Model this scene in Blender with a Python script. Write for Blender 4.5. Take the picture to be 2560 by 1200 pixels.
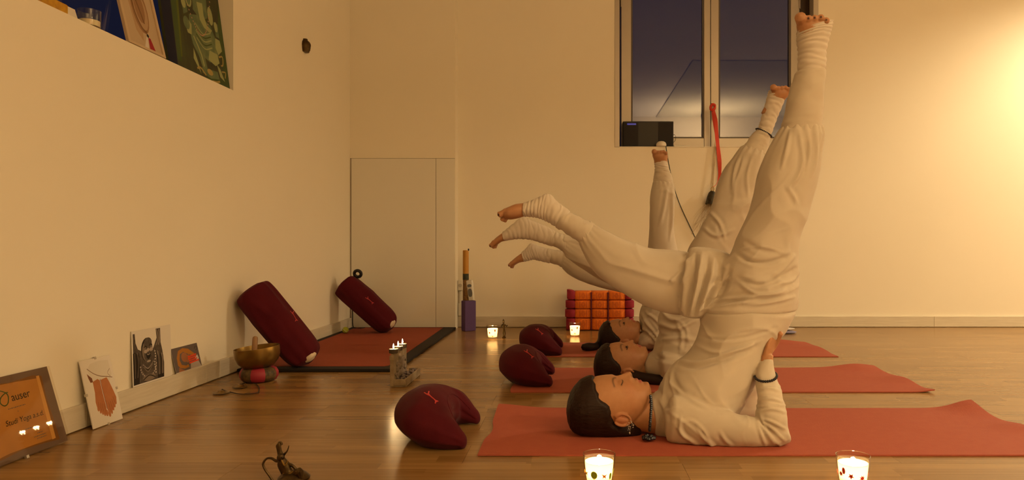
import bpy, math, random
import numpy as np
from mathutils import Vector
from mathutils.bvhtree import BVHTree

for o in list(bpy.data.objects):
    bpy.data.objects.remove(o, do_unlink=True)
scene = bpy.context.scene
COL = scene.collection
random.seed(7)
R = math.radians

# ------------------------------------------------------------------ camera
CX, CY, FPX, EYE = 1430.0, 617.0, 1780.0, 0.63      # principal point and focal length in pixels of the 2560 x 1200 frame
cam_d = bpy.data.cameras.new('camera')
cam_d.sensor_fit = 'HORIZONTAL'
cam_d.sensor_width = 36.0
cam_d.lens = 36.0 * FPX / 2560.0
cam_d.shift_x = (1280.0 - CX) / 2560.0
cam_d.shift_y = -(600.0 - CY) / 2560.0
cam_d.clip_start = 0.05
cam = bpy.data.objects.new('camera', cam_d)
COL.objects.link(cam)
cam.location = (0, 0, EYE)
cam.rotation_euler = (R(90), 0, 0)
scene.camera = cam
cam_d.dof.use_dof = True
cam_d.dof.focus_distance = 2.5
cam_d.dof.aperture_fstop = 16.0

# ------------------------------------------------------------------ world and light
scene.view_settings.view_transform = 'Standard'
scene.view_settings.look = 'None'
scene.view_settings.gamma = 1.0
scene.view_settings.use_curve_mapping = False
scene.view_settings.exposure = 0.10
w = bpy.data.worlds.new('dusk'); scene.world = w
w.use_nodes = True
w.node_tree.nodes['Background'].inputs[0].default_value = (0.026, 0.027, 0.058, 1)
w.node_tree.nodes['Background'].inputs[1].default_value = 0.55
WARM = (1.0, 0.70, 0.37)

def lamp(name, kind, loc, power, rot=(0, 0, 0), size=0.2, col=WARM, spread=None):
    d = bpy.data.lights.new(name, kind)
    d.energy = power; d.color = col
    if kind == 'AREA':
        d.shape = 'DISK'; d.size = size
        if spread: d.spread = spread
    else:
        d.shadow_soft_size = size
    o = bpy.data.objects.new(name, d); COL.objects.link(o)
    o.location = loc; o.rotation_euler = rot
    return o
lamp('uplight_front', 'AREA', (2.3, -0.4, 1.85), 140, rot=(R(180), 0, 0), size=0.3, col=(1.0, 0.67, 0.34))
for (dx_, dy_, dp_) in ((4.75, 4.6, 385), (3.98, -0.5, 215)):  # the second, behind the camera, is an added fill for the back wall
    dl = lamp('downlight_and_fill', 'SPOT', (dx_, dy_, 2.90), dp_, size=0.09, col=(1.0, 0.79, 0.48))
    dl.data.spot_size = R(163); dl.data.spot_blend = 0.55

# ------------------------------------------------------------------ helpers
def P(px, py, Y):
    """point of the room at depth Y that shows at a pixel of the photograph"""
    return np.array([(px - CX) * Y / FPX, Y, EYE - (py - CY) * Y / FPX])

def node_mat(name):
    m = bpy.data.materials.new(name); m.use_nodes = True
    nt = m.node_tree
    return m, nt, nt.nodes['Principled BSDF']

def setin(b, key, val):
    if key in b.inputs: b.inputs[key].default_value = val

def mat(name, col, rough=0.6, metal=0.0, spec=0.4, var=None, bump=None, sheen=0.0, emit=None, coord='Object', stretch=(1, 1, 1), attr=None, sss=0.0, coat=0.0):
    """var=(scale, colour2, contrast); bump=(scale, strength, distance)"""
    m, nt, b = node_mat(name)
    N, L = nt.nodes, nt.links
    setin(b, 'Base Color', (*col, 1)); setin(b, 'Roughness', rough); setin(b, 'Metallic', metal)
    setin(b, 'Specular IOR Level', spec); setin(b, 'Coat Weight', coat); setin(b, 'Coat Roughness', 0.08)
    if sheen: setin(b, 'Sheen Weight', sheen); setin(b, 'Sheen Roughness', 0.4)
    if sss:
        setin(b, 'Subsurface Weight', sss); setin(b, 'Subsurface Radius', (0.012, 0.005, 0.003)); setin(b, 'Subsurface Scale', 1.0)
    if emit:
        setin(b, 'Emission Color', (*emit[0], 1)); setin(b, 'Emission Strength', emit[1])
    tc = N.new('ShaderNodeTexCoord'); mp = N.new('ShaderNodeMapping')
    mp.inputs['Scale'].default_value = stretch
    L.new(tc.outputs[coord], mp.inputs['Vector'])
    src = None
    if attr:
        a = N.new('ShaderNodeAttribute'); a.attribute_name = attr; src = a.outputs['Color']
    if var:
        n = N.new('ShaderNodeTexNoise'); n.inputs['Scale'].default_value = var[0]; n.inputs['Detail'].default_value = 5
        L.new(mp.outputs[0], n.inputs['Vector'])
        r = N.new('ShaderNodeMapRange'); c = var[2]
        r.inputs['From Min'].default_value = 0.5 - 0.5 / c; r.inputs['From Max'].default_value = 0.5 + 0.5 / c
        L.new(n.outputs[0], r.inputs['Value'])
        mx = N.new('ShaderNodeMix'); mx.data_type = 'RGBA'
        L.new(r.outputs[0], mx.inputs[0])
        if src: L.new(src, mx.inputs[6])
        else: mx.inputs[6].default_value = (*col, 1)
        mx.inputs[7].default_value = (*var[1], 1)
        if src:
            mx.blend_type = 'MULTIPLY'
        src = mx.outputs[2]
    if src: L.new(src, b.inputs['Base Color'])
    if bump:
        n2 = N.new('ShaderNodeTexNoise'); n2.inputs['Scale'].default_value = bump[0]; n2.inputs['Detail'].default_value = 4
        L.new(mp.outputs[0], n2.inputs['Vector'])
        bp = N.new('ShaderNodeBump'); bp.inputs['Strength'].default_value = bump[1]; bp.inputs['Distance'].default_value = bump[2]
        L.new(n2.outputs[0], bp.inputs['Height']); L.new(bp.outputs[0], b.inputs['Normal'])
    return m

class MB:
    """collects geometry for ONE mesh object"""
    def __init__(s): s.V = []; s.F = []; s.M = []; s.n = 0
    def add(s, V, F, mi=0):
        V = np.asarray(V, float); k = s.n
        s.V.append(V); s.F += [tuple(i + k for i in f) for f in F]; s.M += [mi] * len(F); s.n += len(V); return s
    def box(s, lo, hi, mi=0):
        x0, y0, z0 = lo; x1, y1, z1 = hi
        V = [(x0,y0,z0),(x1,y0,z0),(x1,y1,z0),(x0,y1,z0),(x0,y0,z1),(x1,y0,z1),(x1,y1,z1),(x0,y1,z1)]
        return s.add(V, [(0,3,2,1),(4,5,6,7),(0,1,5,4),(1,2,6,5),(2,3,7,6),(3,0,4,7)], mi)
    def obox(s, c, U, W, T, mi=0):
        """box from corner c spanned by three edge vectors"""
        c, U, W, T = (np.asarray(a, float) for a in (c, U, W, T))
        V = [c, c+U, c+U+W, c+W, c+T, c+U+T, c+U+W+T, c+W+T]
        F = [(0,3,2,1),(4,5,6,7),(0,1,5,4),(1,2,6,5),(2,3,7,6),(3,0,4,7)]
        if np.dot(np.cross(U, W), T) < 0: F = [f[::-1] for f in F]
        return s.add(V, F, mi)
    def lathe(s, prof, c=(0,0,0), n=32, ax=None, mi=0):
        """prof [(r,z)...] about axis ax (unit vector, default z) through c"""
        c = np.asarray(c, float); ax = np.array([0,0,1.]) if ax is None else np.asarray(ax, float)/np.linalg.norm(ax)
        t = np.array([1.,0,0]) if abs(ax[0]) < .9 else np.array([0,1.,0])
        u = np.cross(t, ax); u /= np.linalg.norm(u); v = np.cross(ax, u)
        V = []; F = []; m = len(prof)
        for r, z in prof:
            for k in range(n):
                a = 2*math.pi*k/n
                V.append(c + ax*z + (u*math.cos(a) + v*math.sin(a))*max(r, 1e-5))
        for i in range(m-1):
            for k in range(n):
                F.append((i*n+k, i*n+(k+1)%n, (i+1)*n+(k+1)%n, (i+1)*n+k))
        return s.add(V, F, mi)
    def tube(s, pts, r, n=8, sub=4, mi=0, closed=False):
        V, F = tube(pts, r, n, sub, closed); return s.add(V, F, mi)
    def ball(s, c, r, n=12, mi=0, rot=None):
        """ellipsoid, r a number or three radii"""
        rr = np.array([r]*3 if np.isscalar(r) else r, float); V = []; F = []; m = max(n//2, 4)
        for i in range(m+1):
            p = math.pi*i/m
            for k in range(n):
                a = 2*math.pi*k/n
                V.append((math.sin(p)*math.cos(a), math.sin(p)*math.sin(a), -math.cos(p)))
        V = np.array(V)*rr
        if rot is not None: V = V @ np.asarray(rot).T
        V = V + np.asarray(c, float)
        for i in range(m):
            for k in range(n):
                F.append((i*n+k, i*n+(k+1)%n, (i+1)*n+(k+1)%n, (i+1)*n+k))
        return s.add(V, F, mi)

def catmull(A, sub):
    A = np.asarray(A, float)
    if len(A) < 3 or sub <= 1:
        t = np.linspace(0, len(A)-1, (len(A)-1)*max(sub,1)+1)
        return np.stack([np.interp(t, np.arange(len(A)), A[:, j]) for j in range(A.shape[1])], 1)
    E = np.vstack([2*A[0]-A[1], A, 2*A[-1]-A[-2]]); out = []
    for i in range(1, len(E)-2):
        p0, p1, p2, p3 = E[i-1:i+3]
        for k in range(sub):
            t = k/sub
            out.append(.5*((2*p1)+(-p0+p2)*t+(2*p0-5*p1+4*p2-p3)*t*t+(-p0+3*p1-3*p2+p3)*t**3))
    out.append(E[-2]); return np.array(out)

def tube(pts, r, n=8, sub=4, closed=False):
    pts = np.asarray(pts, float)
    rr = np.full((len(pts), 1), r) if np.isscalar(r) else np.asarray(r, float).reshape(-1, 1)
    X = catmull(np.hstack([pts, rr]), sub); C = X[:, :3]; rad = np.maximum(X[:, 3], 1e-4)
    T = np.gradient(C, axis=0); T /= np.linalg.norm(T, axis=1)[:, None] + 1e-12
    u = np.cross(T[0], [0.3, 0.5, 0.8]); u /= np.linalg.norm(u); V = []; m = len(C)
    for i in range(m):
        u = u - T[i]*np.dot(u, T[i]); u /= np.linalg.norm(u); v = np.cross(T[i], u)
        for k in range(n):
            a = 2*math.pi*k/n; V.append(C[i] + rad[i]*(u*math.cos(a)+v*math.sin(a)))
    F = [(i*n+k, i*n+(k+1)%n, (i+1)*n+(k+1)%n, (i+1)*n+k) for i in range(m-1) for k in range(n)]
    V.append(C[0]-T[0]*rad[0]*.5); V.append(C[-1]+T[-1]*rad[-1]*.5)
    F += [((k+1)%n, k, m*n) for k in range(n)] + [((m-1)*n+k, (m-1)*n+(k+1)%n, m*n+1) for k in range(n)]
    return np.array(V), F

def _hash(i, j, k):
    h = (i*374761393 + j*668265263 + k*1274126177) & 0xFFFFFFFF
    h = ((h ^ (h >> 13))*1274126177) & 0xFFFFFFFF
    return ((h ^ (h >> 16)) & 0xFFFF)/32767.5 - 1.0
def vnoise(p):
    p = np.asarray(p, float); i = np.floor(p).astype(np.int64); f = p - i; f = f*f*f*(f*(f*6-15)+10)
    r = 0
    for a in (0, 1):
        for b in (0, 1):
            for c in (0, 1):
                wgt = (f[:,0] if a else 1-f[:,0])*(f[:,1] if b else 1-f[:,1])*(f[:,2] if c else 1-f[:,2])
                r = r + wgt*_hash(i[:,0]+a, i[:,1]+b, i[:,2]+c)
    return r

def loft(st, n=32, sub=6, disp=None, cap=(0.35, 0.35), ex=1.0):
    """closed surface through stations (C, A, B): ring = C + A cos + B sin; disp(s, th, X)-> metres outward"""
    S = np.array([np.concatenate([np.asarray(c, float), np.asarray(a, float), np.asarray(b, float)]) for c, a, b in st])
    X = catmull(S, sub); C, A, B = X[:, :3], X[:, 3:6], X[:, 6:9]; m = len(C); s = np.linspace(0, 1, m)
    # rounded ends
    def ends(C0, A0, B0, d, f):
        L = f*min(np.linalg.norm(A0), np.linalg.norm(B0)); o = []
        for t in (0.4, 0.75, 0.95): o.append((C0 + d*L*t, A0*math.sqrt(1-t*t), B0*math.sqrt(1-t*t)))
        o.append((C0 + d*L, A0*0.02, B0*0.02)); return o
    d0 = C[0]-C[1]; d0 /= np.linalg.norm(d0); d1 = C[-1]-C[-2]; d1 /= np.linalg.norm(d1)
    e0 = ends(C[0], A[0], B[0], d0, cap[0])[::-1]; e1 = ends(C[-1], A[-1], B[-1], d1, cap[1])
    C = np.vstack([[e[0] for e in e0], C, [e[0] for e in e1]]); A = np.vstack([[e[1] for e in e0], A, [e[1] for e in e1]])
    B = np.vstack([[e[2] for e in e0], B, [e[2] for e in e1]]); s = np.concatenate([[0]*4, s, [1]*4]); m = len(C)
    th = 2*np.pi*np.arange(n)/n; ct, sn = np.cos(th), np.sin(th)
    ct = np.sign(ct)*np.abs(ct)**ex; sn = np.sign(sn)*np.abs(sn)**ex
    D = A[:, None, :]*ct[None, :, None] + B[:, None, :]*sn[None, :, None]
    V = C[:, None, :] + D
    if disp is not None:
        un = D/(np.linalg.norm(D, axis=2, keepdims=True)+1e-9)
        dd = disp(np.repeat(s, n), np.tile(th, m), V.reshape(-1, 3)).reshape(m, n, 1); dd[:4] *= .2; dd[-4:] *= .2
        V = V + un*dd
    V = V.reshape(-1, 3)
    F = [(i*n+k, i*n+(k+1)%n, (i+1)*n+(k+1)%n, (i+1)*n+k) for i in range(m-1) for k in range(n)]
    F += [tuple(range(n))[::-1], tuple(range((m-1)*n, m*n))]
    # orientation
    i = m//2; a, b, c = V[i*n], V[i*n+1], V[(i+1)*n]
    if np.dot(np.cross(b-a, c-a), V[i*n]-C[i]) < 0: F = [f[::-1] for f in F]
    return V, F

def pst(x1, y1, x2, y2, Y, rb, tilt=0.0):
    """loft station from the two outline points of a limb and its half depth"""
    a = P(x1, y1, Y); b = P(x2, y2, Y); c = (a+b)/2
    return (c, a-c, np.array([0, rb, tilt]))

def make_mesh(name, V, F, mats=None, M=None, smooth=True):
    me = bpy.data.meshes.new(name)
    me.from_pydata([tuple(v) for v in np.asarray(V)], [], F); me.update()
    for m in (mats or []): me.materials.append(m)
    if M is not None and len(mats or []) > 1: me.polygons.foreach_set('material_index', M)
    me.polygons.foreach_set('use_smooth', [smooth]*len(me.polygons))
    return me

def auto_smooth(me, ang=35):
    try: me.set_sharp_from_angle(angle=R(ang))
    except Exception: pass

class Thing:
    """an Empty at the thing's base that parents its parts"""
    def __init__(s, name, loc, label=None, cat=None, group=None, kind=None):
        s.o = bpy.data.objects.new(name, None); COL.objects.link(s.o); s.o.empty_display_size = .05
        s.loc = np.asarray(loc, float); s.o.location = s.loc
        if label: s.o['label'] = label
        if cat: s.o['category'] = cat
        if group: s.o['group'] = group
        if kind: s.o['kind'] = kind
    def part(s, name, mb, mats, parent=None, smooth=True, ang=35, label=None, kind=None, bevel=0, me=None):
        if not isinstance(mats, (list, tuple)): mats = [mats]
        if me is None:
            V = np.vstack(mb.V) - s.loc
            me = make_mesh(name, V, mb.F, mats, mb.M, smooth)
        if smooth and ang: auto_smooth(me, ang)
        o = bpy.data.objects.new(name, me); COL.objects.link(o); o.parent = parent or s.o
        if bevel:
            md = o.modifiers.new('bevel', 'BEVEL'); md.width = bevel; md.segments = 2; md.limit_method = 'ANGLE'
        if label: o['label'] = label
        if kind: o['kind'] = kind
        return o

def solo(name, mb, mats, loc, label=None, cat=None, group=None, kind=None, smooth=True, ang=35, bevel=0):
    """a thing that is one mesh"""
    if not isinstance(mats, (list, tuple)): mats = [mats]
    me = make_mesh(name, np.vstack(mb.V) - np.asarray(loc, float), mb.F, mats, mb.M, smooth)
    if smooth and ang: auto_smooth(me, ang)
    o = bpy.data.objects.new(name, me); COL.objects.link(o); o.location = loc
    for k, v in (('label', label), ('category', cat), ('group', group), ('kind', kind)):
        if v: o[k] = v
    if bevel:
        md = o.modifiers.new('bevel', 'BEVEL'); md.width = bevel; md.segments = 2; md.limit_method = 'ANGLE'
    return o

def remesh(parts, voxel, smooth_it=2):
    """union of closed lofts as one continuous surface"""
    mb = MB()
    for V, F in parts: mb.add(V, F)
    me = make_mesh('tmp', np.vstack(mb.V), mb.F); o = bpy.data.objects.new('tmp', me); COL.objects.link(o)
    md = o.modifiers.new('r', 'REMESH'); md.mode = 'VOXEL'; md.voxel_size = voxel; md.use_smooth_shade = True
    if smooth_it:
        ms = o.modifiers.new('s', 'SMOOTH'); ms.factor = .5; ms.iterations = smooth_it
    dg = bpy.context.evaluated_depsgraph_get()
    out = bpy.data.meshes.new_from_object(o.evaluated_get(dg))
    bpy.data.objects.remove(o, do_unlink=True); bpy.data.meshes.remove(me)
    return out

def get_co(me):
    a = np.empty(len(me.vertices)*3); me.vertices.foreach_get('co', a); return a.reshape(-1, 3)
def get_no(me):
    a = np.empty(len(me.vertices)*3); me.vertices.foreach_get('normal', a); return a.reshape(-1, 3)
def set_co(me, X):
    me.vertices.foreach_set('co', np.ascontiguousarray(X).ravel()); me.update()

def bvh_of(V, F): return BVHTree.FromPolygons([tuple(v) for v in V], [tuple(f) for f in F])
def hit(bvh, px, py, lift=0.0):
    """surface point of a mesh seen at a pixel"""
    o = Vector((0, 0, EYE)); d = Vector(P(px, py, 1.0)) - o
    h = bvh.ray_cast(o, d.normalized())
    if h[0] is None: return None
    n = h[1] if h[1].dot(d) < 0 else -h[1]
    return np.array(h[0] + n*lift)

# ------------------------------------------------------------------ materials
M_wall = mat('wall_paint', (0.86, 0.79, 0.65), 0.9, spec=.15, var=(1.3, (0.84, 0.77, 0.63), 2), bump=(180, .06, .002))
M_ceil = mat('ceiling_paint', (0.78, 0.75, 0.70), 0.95, spec=.1)
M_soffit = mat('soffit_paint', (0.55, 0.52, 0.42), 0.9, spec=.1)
M_white = mat('white_satin', (0.78, 0.74, 0.65), 0.45, spec=.3)
M_base = mat('whitewashed_board', (0.70, 0.63, 0.50), 0.5, spec=.3, var=(6, (0.60, 0.53, 0.41), 2.2), bump=(9, .15, .002), stretch=(1, 1, 14))
M_dark = mat('dark_gap', (0.02, 0.014, 0.01), 0.8)
M_alu = mat('window_frame_metal', (0.50, 0.45, 0.38), 0.38, metal=.35, var=(3, (0.45, 0.40, 0.34), 2))
M_black = mat('black_plastic', (0.012, 0.010, 0.010), 0.45)
M_blackfab = mat('black_border_cloth', (0.012, 0.009, 0.008), 0.85, bump=(300, .3, .001))
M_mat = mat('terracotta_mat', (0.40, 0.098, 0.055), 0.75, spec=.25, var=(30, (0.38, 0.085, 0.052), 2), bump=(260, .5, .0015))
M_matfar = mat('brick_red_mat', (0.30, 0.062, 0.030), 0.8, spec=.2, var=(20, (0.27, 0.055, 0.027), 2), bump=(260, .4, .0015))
M_maroon = mat('maroon_cotton', (0.085, 0.007, 0.012), 0.9, spec=.12, sheen=.06, var=(14, (0.068, 0.005, 0.010), 2), bump=(420, .35, .0008))
M_emblem = mat('coral_embroidery', (0.50, 0.05, 0.05), 0.7)
M_cream = mat('cream_lining', (0.62, 0.50, 0.36), 0.85)
M_cloth = mat('white_cotton', (0.56, 0.49, 0.395), 0.85, spec=.12, sheen=.05, var=(9, (0.535, 0.465, 0.37), 2), bump=(700, .12, .0006))
M_wrap = mat('white_jersey', (0.62, 0.55, 0.465), 0.85, spec=.15, sheen=.05, var=(12, (0.585, 0.51, 0.425), 2), bump=(900, .12, .0005))
M_skin = mat('skin', (0.5, 0.26, 0.14), 0.5, spec=.35, attr='tone', var=(60, (0.90, 0.86, 0.84), 2), bump=(500, .06, .0004), sss=.12)
M_hair = mat('dark_brown_hair', (0.012, 0.005, 0.003), 0.48, spec=.22, var=(40, (0.022, 0.010, 0.006), 2), bump=(70, .5, .002), stretch=(1, 6, 6))
M_lash = mat('dark_lash', (0.045, 0.024, 0.014), 0.8)
M_brow = mat('brown_brow_hair', (0.085, 0.045, 0.024), 0.85)
M_bead = mat('black_beads', (0.012, 0.012, 0.020), 0.25, spec=.6)
M_silver = mat('silver', (0.62, 0.60, 0.55), 0.3, metal=.9)
M_brass = mat('hammered_brass', (0.33, 0.20, 0.055), 0.33, metal=.9, var=(18, (0.20, 0.12, 0.03), 1.6), bump=(45, .25, .002))
M_bronze = mat('old_bronze', (0.12, 0.075, 0.025), 0.42, metal=.8, var=(60, (0.045, 0.025, 0.010), 2), bump=(90, .4, .002))
M_wood = mat('mallet_wood', (0.34, 0.19, 0.09), 0.6, var=(12, (0.24, 0.12, 0.05), 2), stretch=(1, 1, .2))
M_purple = mat('purple_foam', (0.105, 0.058, 0.190), 0.8, bump=(300, .2, .001))
M_paper = mat('white_paper', (0.74, 0.68, 0.60), 0.6)
M_red = mat('red_ribbon', (0.62, 0.045, 0.02), 0.5, sheen=.2)
M_stone = mat('carved_sandstone', (0.34, 0.26, 0.16), 0.85, var=(30, (0.20, 0.14, 0.08), 2), bump=(60, .6, .003))
M_wax = mat('candle_wax', (0.85, 0.78, 0.62), 0.5, sss=.3)
M_flame = mat('flame', (1, .6, .2), 1, emit=((1.0, 0.72, 0.36), 60))

def glass_mat(name, tint, refl):
    m, nt, b = node_mat(name); N, L = nt.nodes, nt.links; out = N['Material Output']; N.remove(b)
    t = N.new('ShaderNodeBsdfTransparent'); t.inputs[0].default_value = (*tint, 1)
    g = N.new('ShaderNodeBsdfGlossy'); g.inputs['Roughness'].default_value = 0.02
    lw = N.new('ShaderNodeLayerWeight'); lw.inputs[0].default_value = .5
    f = N.new('ShaderNodeMath'); f.operation = 'POWER'; f.inputs[1].default_value = 4.0; L.new(lw.outputs['Facing'], f.inputs[0])
    a = N.new('ShaderNodeMath'); a.operation = 'MULTIPLY_ADD'; a.inputs[1].default_value = .8; a.inputs[2].default_value = refl
    mx = N.new('ShaderNodeMixShader')
    L.new(f.outputs[0], a.inputs[0]); L.new(a.outputs[0], mx.inputs[0]); L.new(t.outputs[0], mx.inputs[1]); L.new(g.outputs[0], mx.inputs[2]); L.new(mx.outputs[0], out.inputs[0])
    return m
M_glass = glass_mat('window_glass', (0.75, 0.78, 0.85), 0.075)
M_clear = glass_mat('clear_glass', (0.95, 0.93, 0.88), 0.03)

def frosted(name, col):
    m, nt, b = node_mat(name); N, L = nt.nodes, nt.links; out = N['Material Output']; N.remove(b)
    t = N.new('ShaderNodeBsdfTranslucent'); t.inputs[0].default_value = (*col, 1)
    d = N.new('ShaderNodeBsdfDiffuse'); d.inputs[0].default_value = (*col, 1)
    mx = N.new('ShaderNodeMixShader'); mx.inputs[0].default_value = .3
    L.new(t.outputs[0], mx.inputs[1]); L.new(d.outputs[0], mx.inputs[2]); L.new(mx.outputs[0], out.inputs[0])
    return m
M_frost = frosted('frosted_candle_wax', (0.9, 0.84, 0.70))

def plank_mat():
    m, nt, b = node_mat('oak_laminate'); N, L = nt.nodes, nt.links
    tc = N.new('ShaderNodeTexCoord'); oi = N.new('ShaderNodeObjectInfo')
    sx = N.new('ShaderNodeSeparateXYZ'); L.new(tc.outputs['Object'], sx.inputs[0])
    def math_(op, a, b_=None, v=None):
        n = N.new('ShaderNodeMath'); n.operation = op
        L.new(a, n.inputs[0])
        if b_ is not None: L.new(b_, n.inputs[1])
        elif v is not None: n.inputs[1].default_value = v
        return n.outputs[0]
    rnd = math_('MULTIPLY', oi.outputs['Random'], v=50.0)
    strip = math_('FLOOR', math_('MULTIPLY', math_('ADD', sx.outputs[1], v=1.0), v=1/0.0633))
    so = math_('MULTIPLY', math_('SINE', math_('MULTIPLY', math_('ADD', strip, rnd), v=12.9)), v=3.1)
    cell = math_('FLOOR', math_('ADD', math_('MULTIPLY', sx.outputs[0], v=2.3), so))
    cv = N.new('ShaderNodeCombineXYZ'); L.new(cell, cv.inputs[0]); L.new(strip, cv.inputs[1]); L.new(rnd, cv.inputs[2])
    wn = N.new('ShaderNodeTexWhiteNoise'); wn.noise_dimensions = '3D'; L.new(cv.outputs[0], wn.inputs['Vector'])
    gv = N.new('ShaderNodeCombineXYZ')
    L.new(math_('ADD', math_('MULTIPLY', sx.outputs[0], v=1.6), rnd), gv.inputs[0])
    L.new(math_('ADD', math_('MULTIPLY', sx.outputs[1], v=42.0), math_('MULTIPLY', wn.outputs[0], v=30.0)), gv.inputs[1]); L.new(cell, gv.inputs[2])
    gn = N.new('ShaderNodeTexNoise'); gn.inputs['Scale'].default_value = 1.6; gn.inputs['Detail'].default_value = 6; gn.inputs['Distortion'].default_value = .6
    L.new(gv.outputs[0], gn.inputs['Vector'])
    f = math_('ADD', math_('MULTIPLY', wn.outputs[0], v=.40), math_('MULTIPLY', gn.outputs[0], v=.7))
    cr = N.new('ShaderNodeValToRGB'); e = cr.color_ramp.elements
    e[0].position = .15; e[0].color = (0.180, 0.088, 0.026, 1); e[1].position = .95; e[1].color = (0.370, 0.212, 0.075, 1)
    L.new(f, cr.inputs[0]); L.new(cr.outputs[0], b.inputs['Base Color'])
    setin(b, 'Roughness', 0.24); setin(b, 'Specular IOR Level', .5)
    bp = N.new('ShaderNodeBump'); bp.inputs['Strength'].default_value = .08; bp.inputs['Distance'].default_value = .001
    L.new(gn.outputs[0], bp.inputs['Height']); L.new(bp.outputs[0], b.inputs['Normal'])
    return m
M_plank = plank_mat()

# ------------------------------------------------------------------ the room
XL, XR, YB, YF, YP, ZC = -1.70, 6.2, 5.58, -1.2, 5.45, 2.95
PXR = 4.2                                            # planks are laid one by one as far as the frame reaches
SILL = 1.415
fl = solo('floor', MB().box((XL-.3, YF-.2, -.12), (XR+.3, YB+.4, -.008)), M_dark, (0, 0, 0), kind='structure', smooth=False)
PW, PL = 0.19, 1.28
pm = MB().box((0.0004, 0.0003, -.008), (PL-.0004, PW-.0003, 0))
plank_me = make_mesh('plank', np.vstack(pm.V), pm.F, [M_plank], smooth=False)
y = 2.26 - PW*18; row = 0
while y < YB:
    x = XL - PL*((row*0.5 + .17*(row % 4 == 3)) % 1) + .08; row += 1
    x = 2.24 - PL*4 + (PL/2 if row % 2 else 0)
    while x < PXR:
        if x + PL > XL and y > 0.9:
            if x < XL or y + PW > YB or x + PL > PXR:
                q = MB().box((max(x, XL-.1)-x+.0004, .0003, -.008), (min(x+PL, PXR)-x-.0004, min(PW, YB+.02-y)-.0003, 0))
                me = make_mesh('plank', np.vstack(q.V), q.F, [M_plank], smooth=False)
            else: me = plank_me
            o = bpy.data.objects.new('plank', me); COL.objects.link(o); o.location = (x, y, 0); o.parent = fl
        x += PL
    y += PW
q = MB().box((XL, YF, -.008), (XR, 2.26-PW*7+.0005, 0)).box((PXR+.001, 2.26-PW*7+.0005, -.008), (XR, YB, 0))
o = bpy.data.objects.new('plank', make_mesh('plank', np.vstack(q.V), q.F, [M_plank], smooth=False)); COL.objects.link(o); o.parent = fl

# back wall with the window opening
WX0, WX1, WZ1 = 0.335, 1.93, 2.75
b = MB()
b.box((XL-.3, YB, 0), (WX0, YB+.28, ZC)); b.box((WX1, YB, 0), (XR+.3, YB+.28, ZC))
b.box((WX0, YB, 0), (WX1, YB+.28, SILL)); b.box((WX0, YB, WZ1), (WX1, YB+.28, ZC))
solo('wall_back', b, M_wall, (0, YB, 0), kind='structure', smooth=False)
NY0, NY1, NZ1 = 1.75, 3.573, 2.6
b = MB()
b.box((XL-.3, YF-.2, 0), (XL, NY0, ZC)); b.box((XL-.3, NY1, 0), (XL, YB+.28, ZC))
b.box((XL-.3, NY0, 0), (XL, NY1, SILL)); b.box((XL-.3, NY0, NZ1), (XL, NY1, ZC))
solo('wall_left', b, M_wall, (XL, 0, 0), kind='structure', smooth=False)
solo('wall_right', MB().box((XR, YF-.2, 0), (XR+.3, YB+.28, ZC)), M_wall, (XR, 0, 0), kind='structure', smooth=False)
solo('wall_front', MB().box((XL-.3, YF-.2, 0), (XR+.3, YF, ZC)), M_wall, (0, YF, 0), kind='structure', smooth=False)
solo('ceiling', MB().box((XL-.3, YF-.2, ZC), (XR+.3, YB+.3, ZC+.2)), M_ceil, (0, 0, ZC), kind='structure', smooth=False)
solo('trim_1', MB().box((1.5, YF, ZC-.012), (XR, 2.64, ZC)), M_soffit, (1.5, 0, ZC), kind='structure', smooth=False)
# boxed-in corner with its flush cupboard door
PX1 = -0.893
solo('wall_corner', MB().box((XL, YP, 0), (PX1, YB, ZC)), M_wall, (XL, YP, 0), kind='structure', smooth=False)
dr = Thing('door_1', (XL, YP, 0), kind='structure')
zt = 1.305; xs = P(1090, 600, YP)[0]
dr.part('panel', MB().box((XL+.012, YP-.006, .012), (xs-.0015, YP-.0005, zt)), M_white, smooth=False, bevel=.001)
dr.part('panel', MB().box((xs+.0015, YP-.006, .012), (PX1-.004, YP-.0005, zt)), M_white, smooth=False, bevel=.001)
dr.part('gap', MB().box((xs-.0015, YP-.003, .012), (xs+.0015, YP-.0004, zt)).box((XL+.003, YP-.003, zt), (PX1-.004, YP-.0004, zt+.003)).box((XL+.005, YP-.003, .01), (XL+.012, YP-.0004, zt)), mat('joint_shadow_grey', (0.25, 0.21, 0.16), .9), smooth=False)
# skirting boards
BH, BT = 0.087, 0.015
bl = Thing('baseboard_left', (XL, 0, 0), kind='structure')
ys = [YF, 1.3, 2.47, 3.28, 4.75, YP-.008]
for i in range(5):
    bl.part('board', MB().box((XL+.0005, ys[i]+.0006, .004), (XL+BT, ys[i+1]-.0006, BH)), M_base, smooth=False, bevel=.002)
bb = Thing('baseboard_back', (0, YB, 0), kind='structure')
xs_ = [PX1+.001, P(2333, 800, YB)[0], XR]
for i in range(2):
    bb.part('board', MB().box((xs_[i]+.0006, YB-BT, .004), (xs_[i+1]-.0006, YB-.0005, BH)), M_base, smooth=False, bevel=.002)

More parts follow.
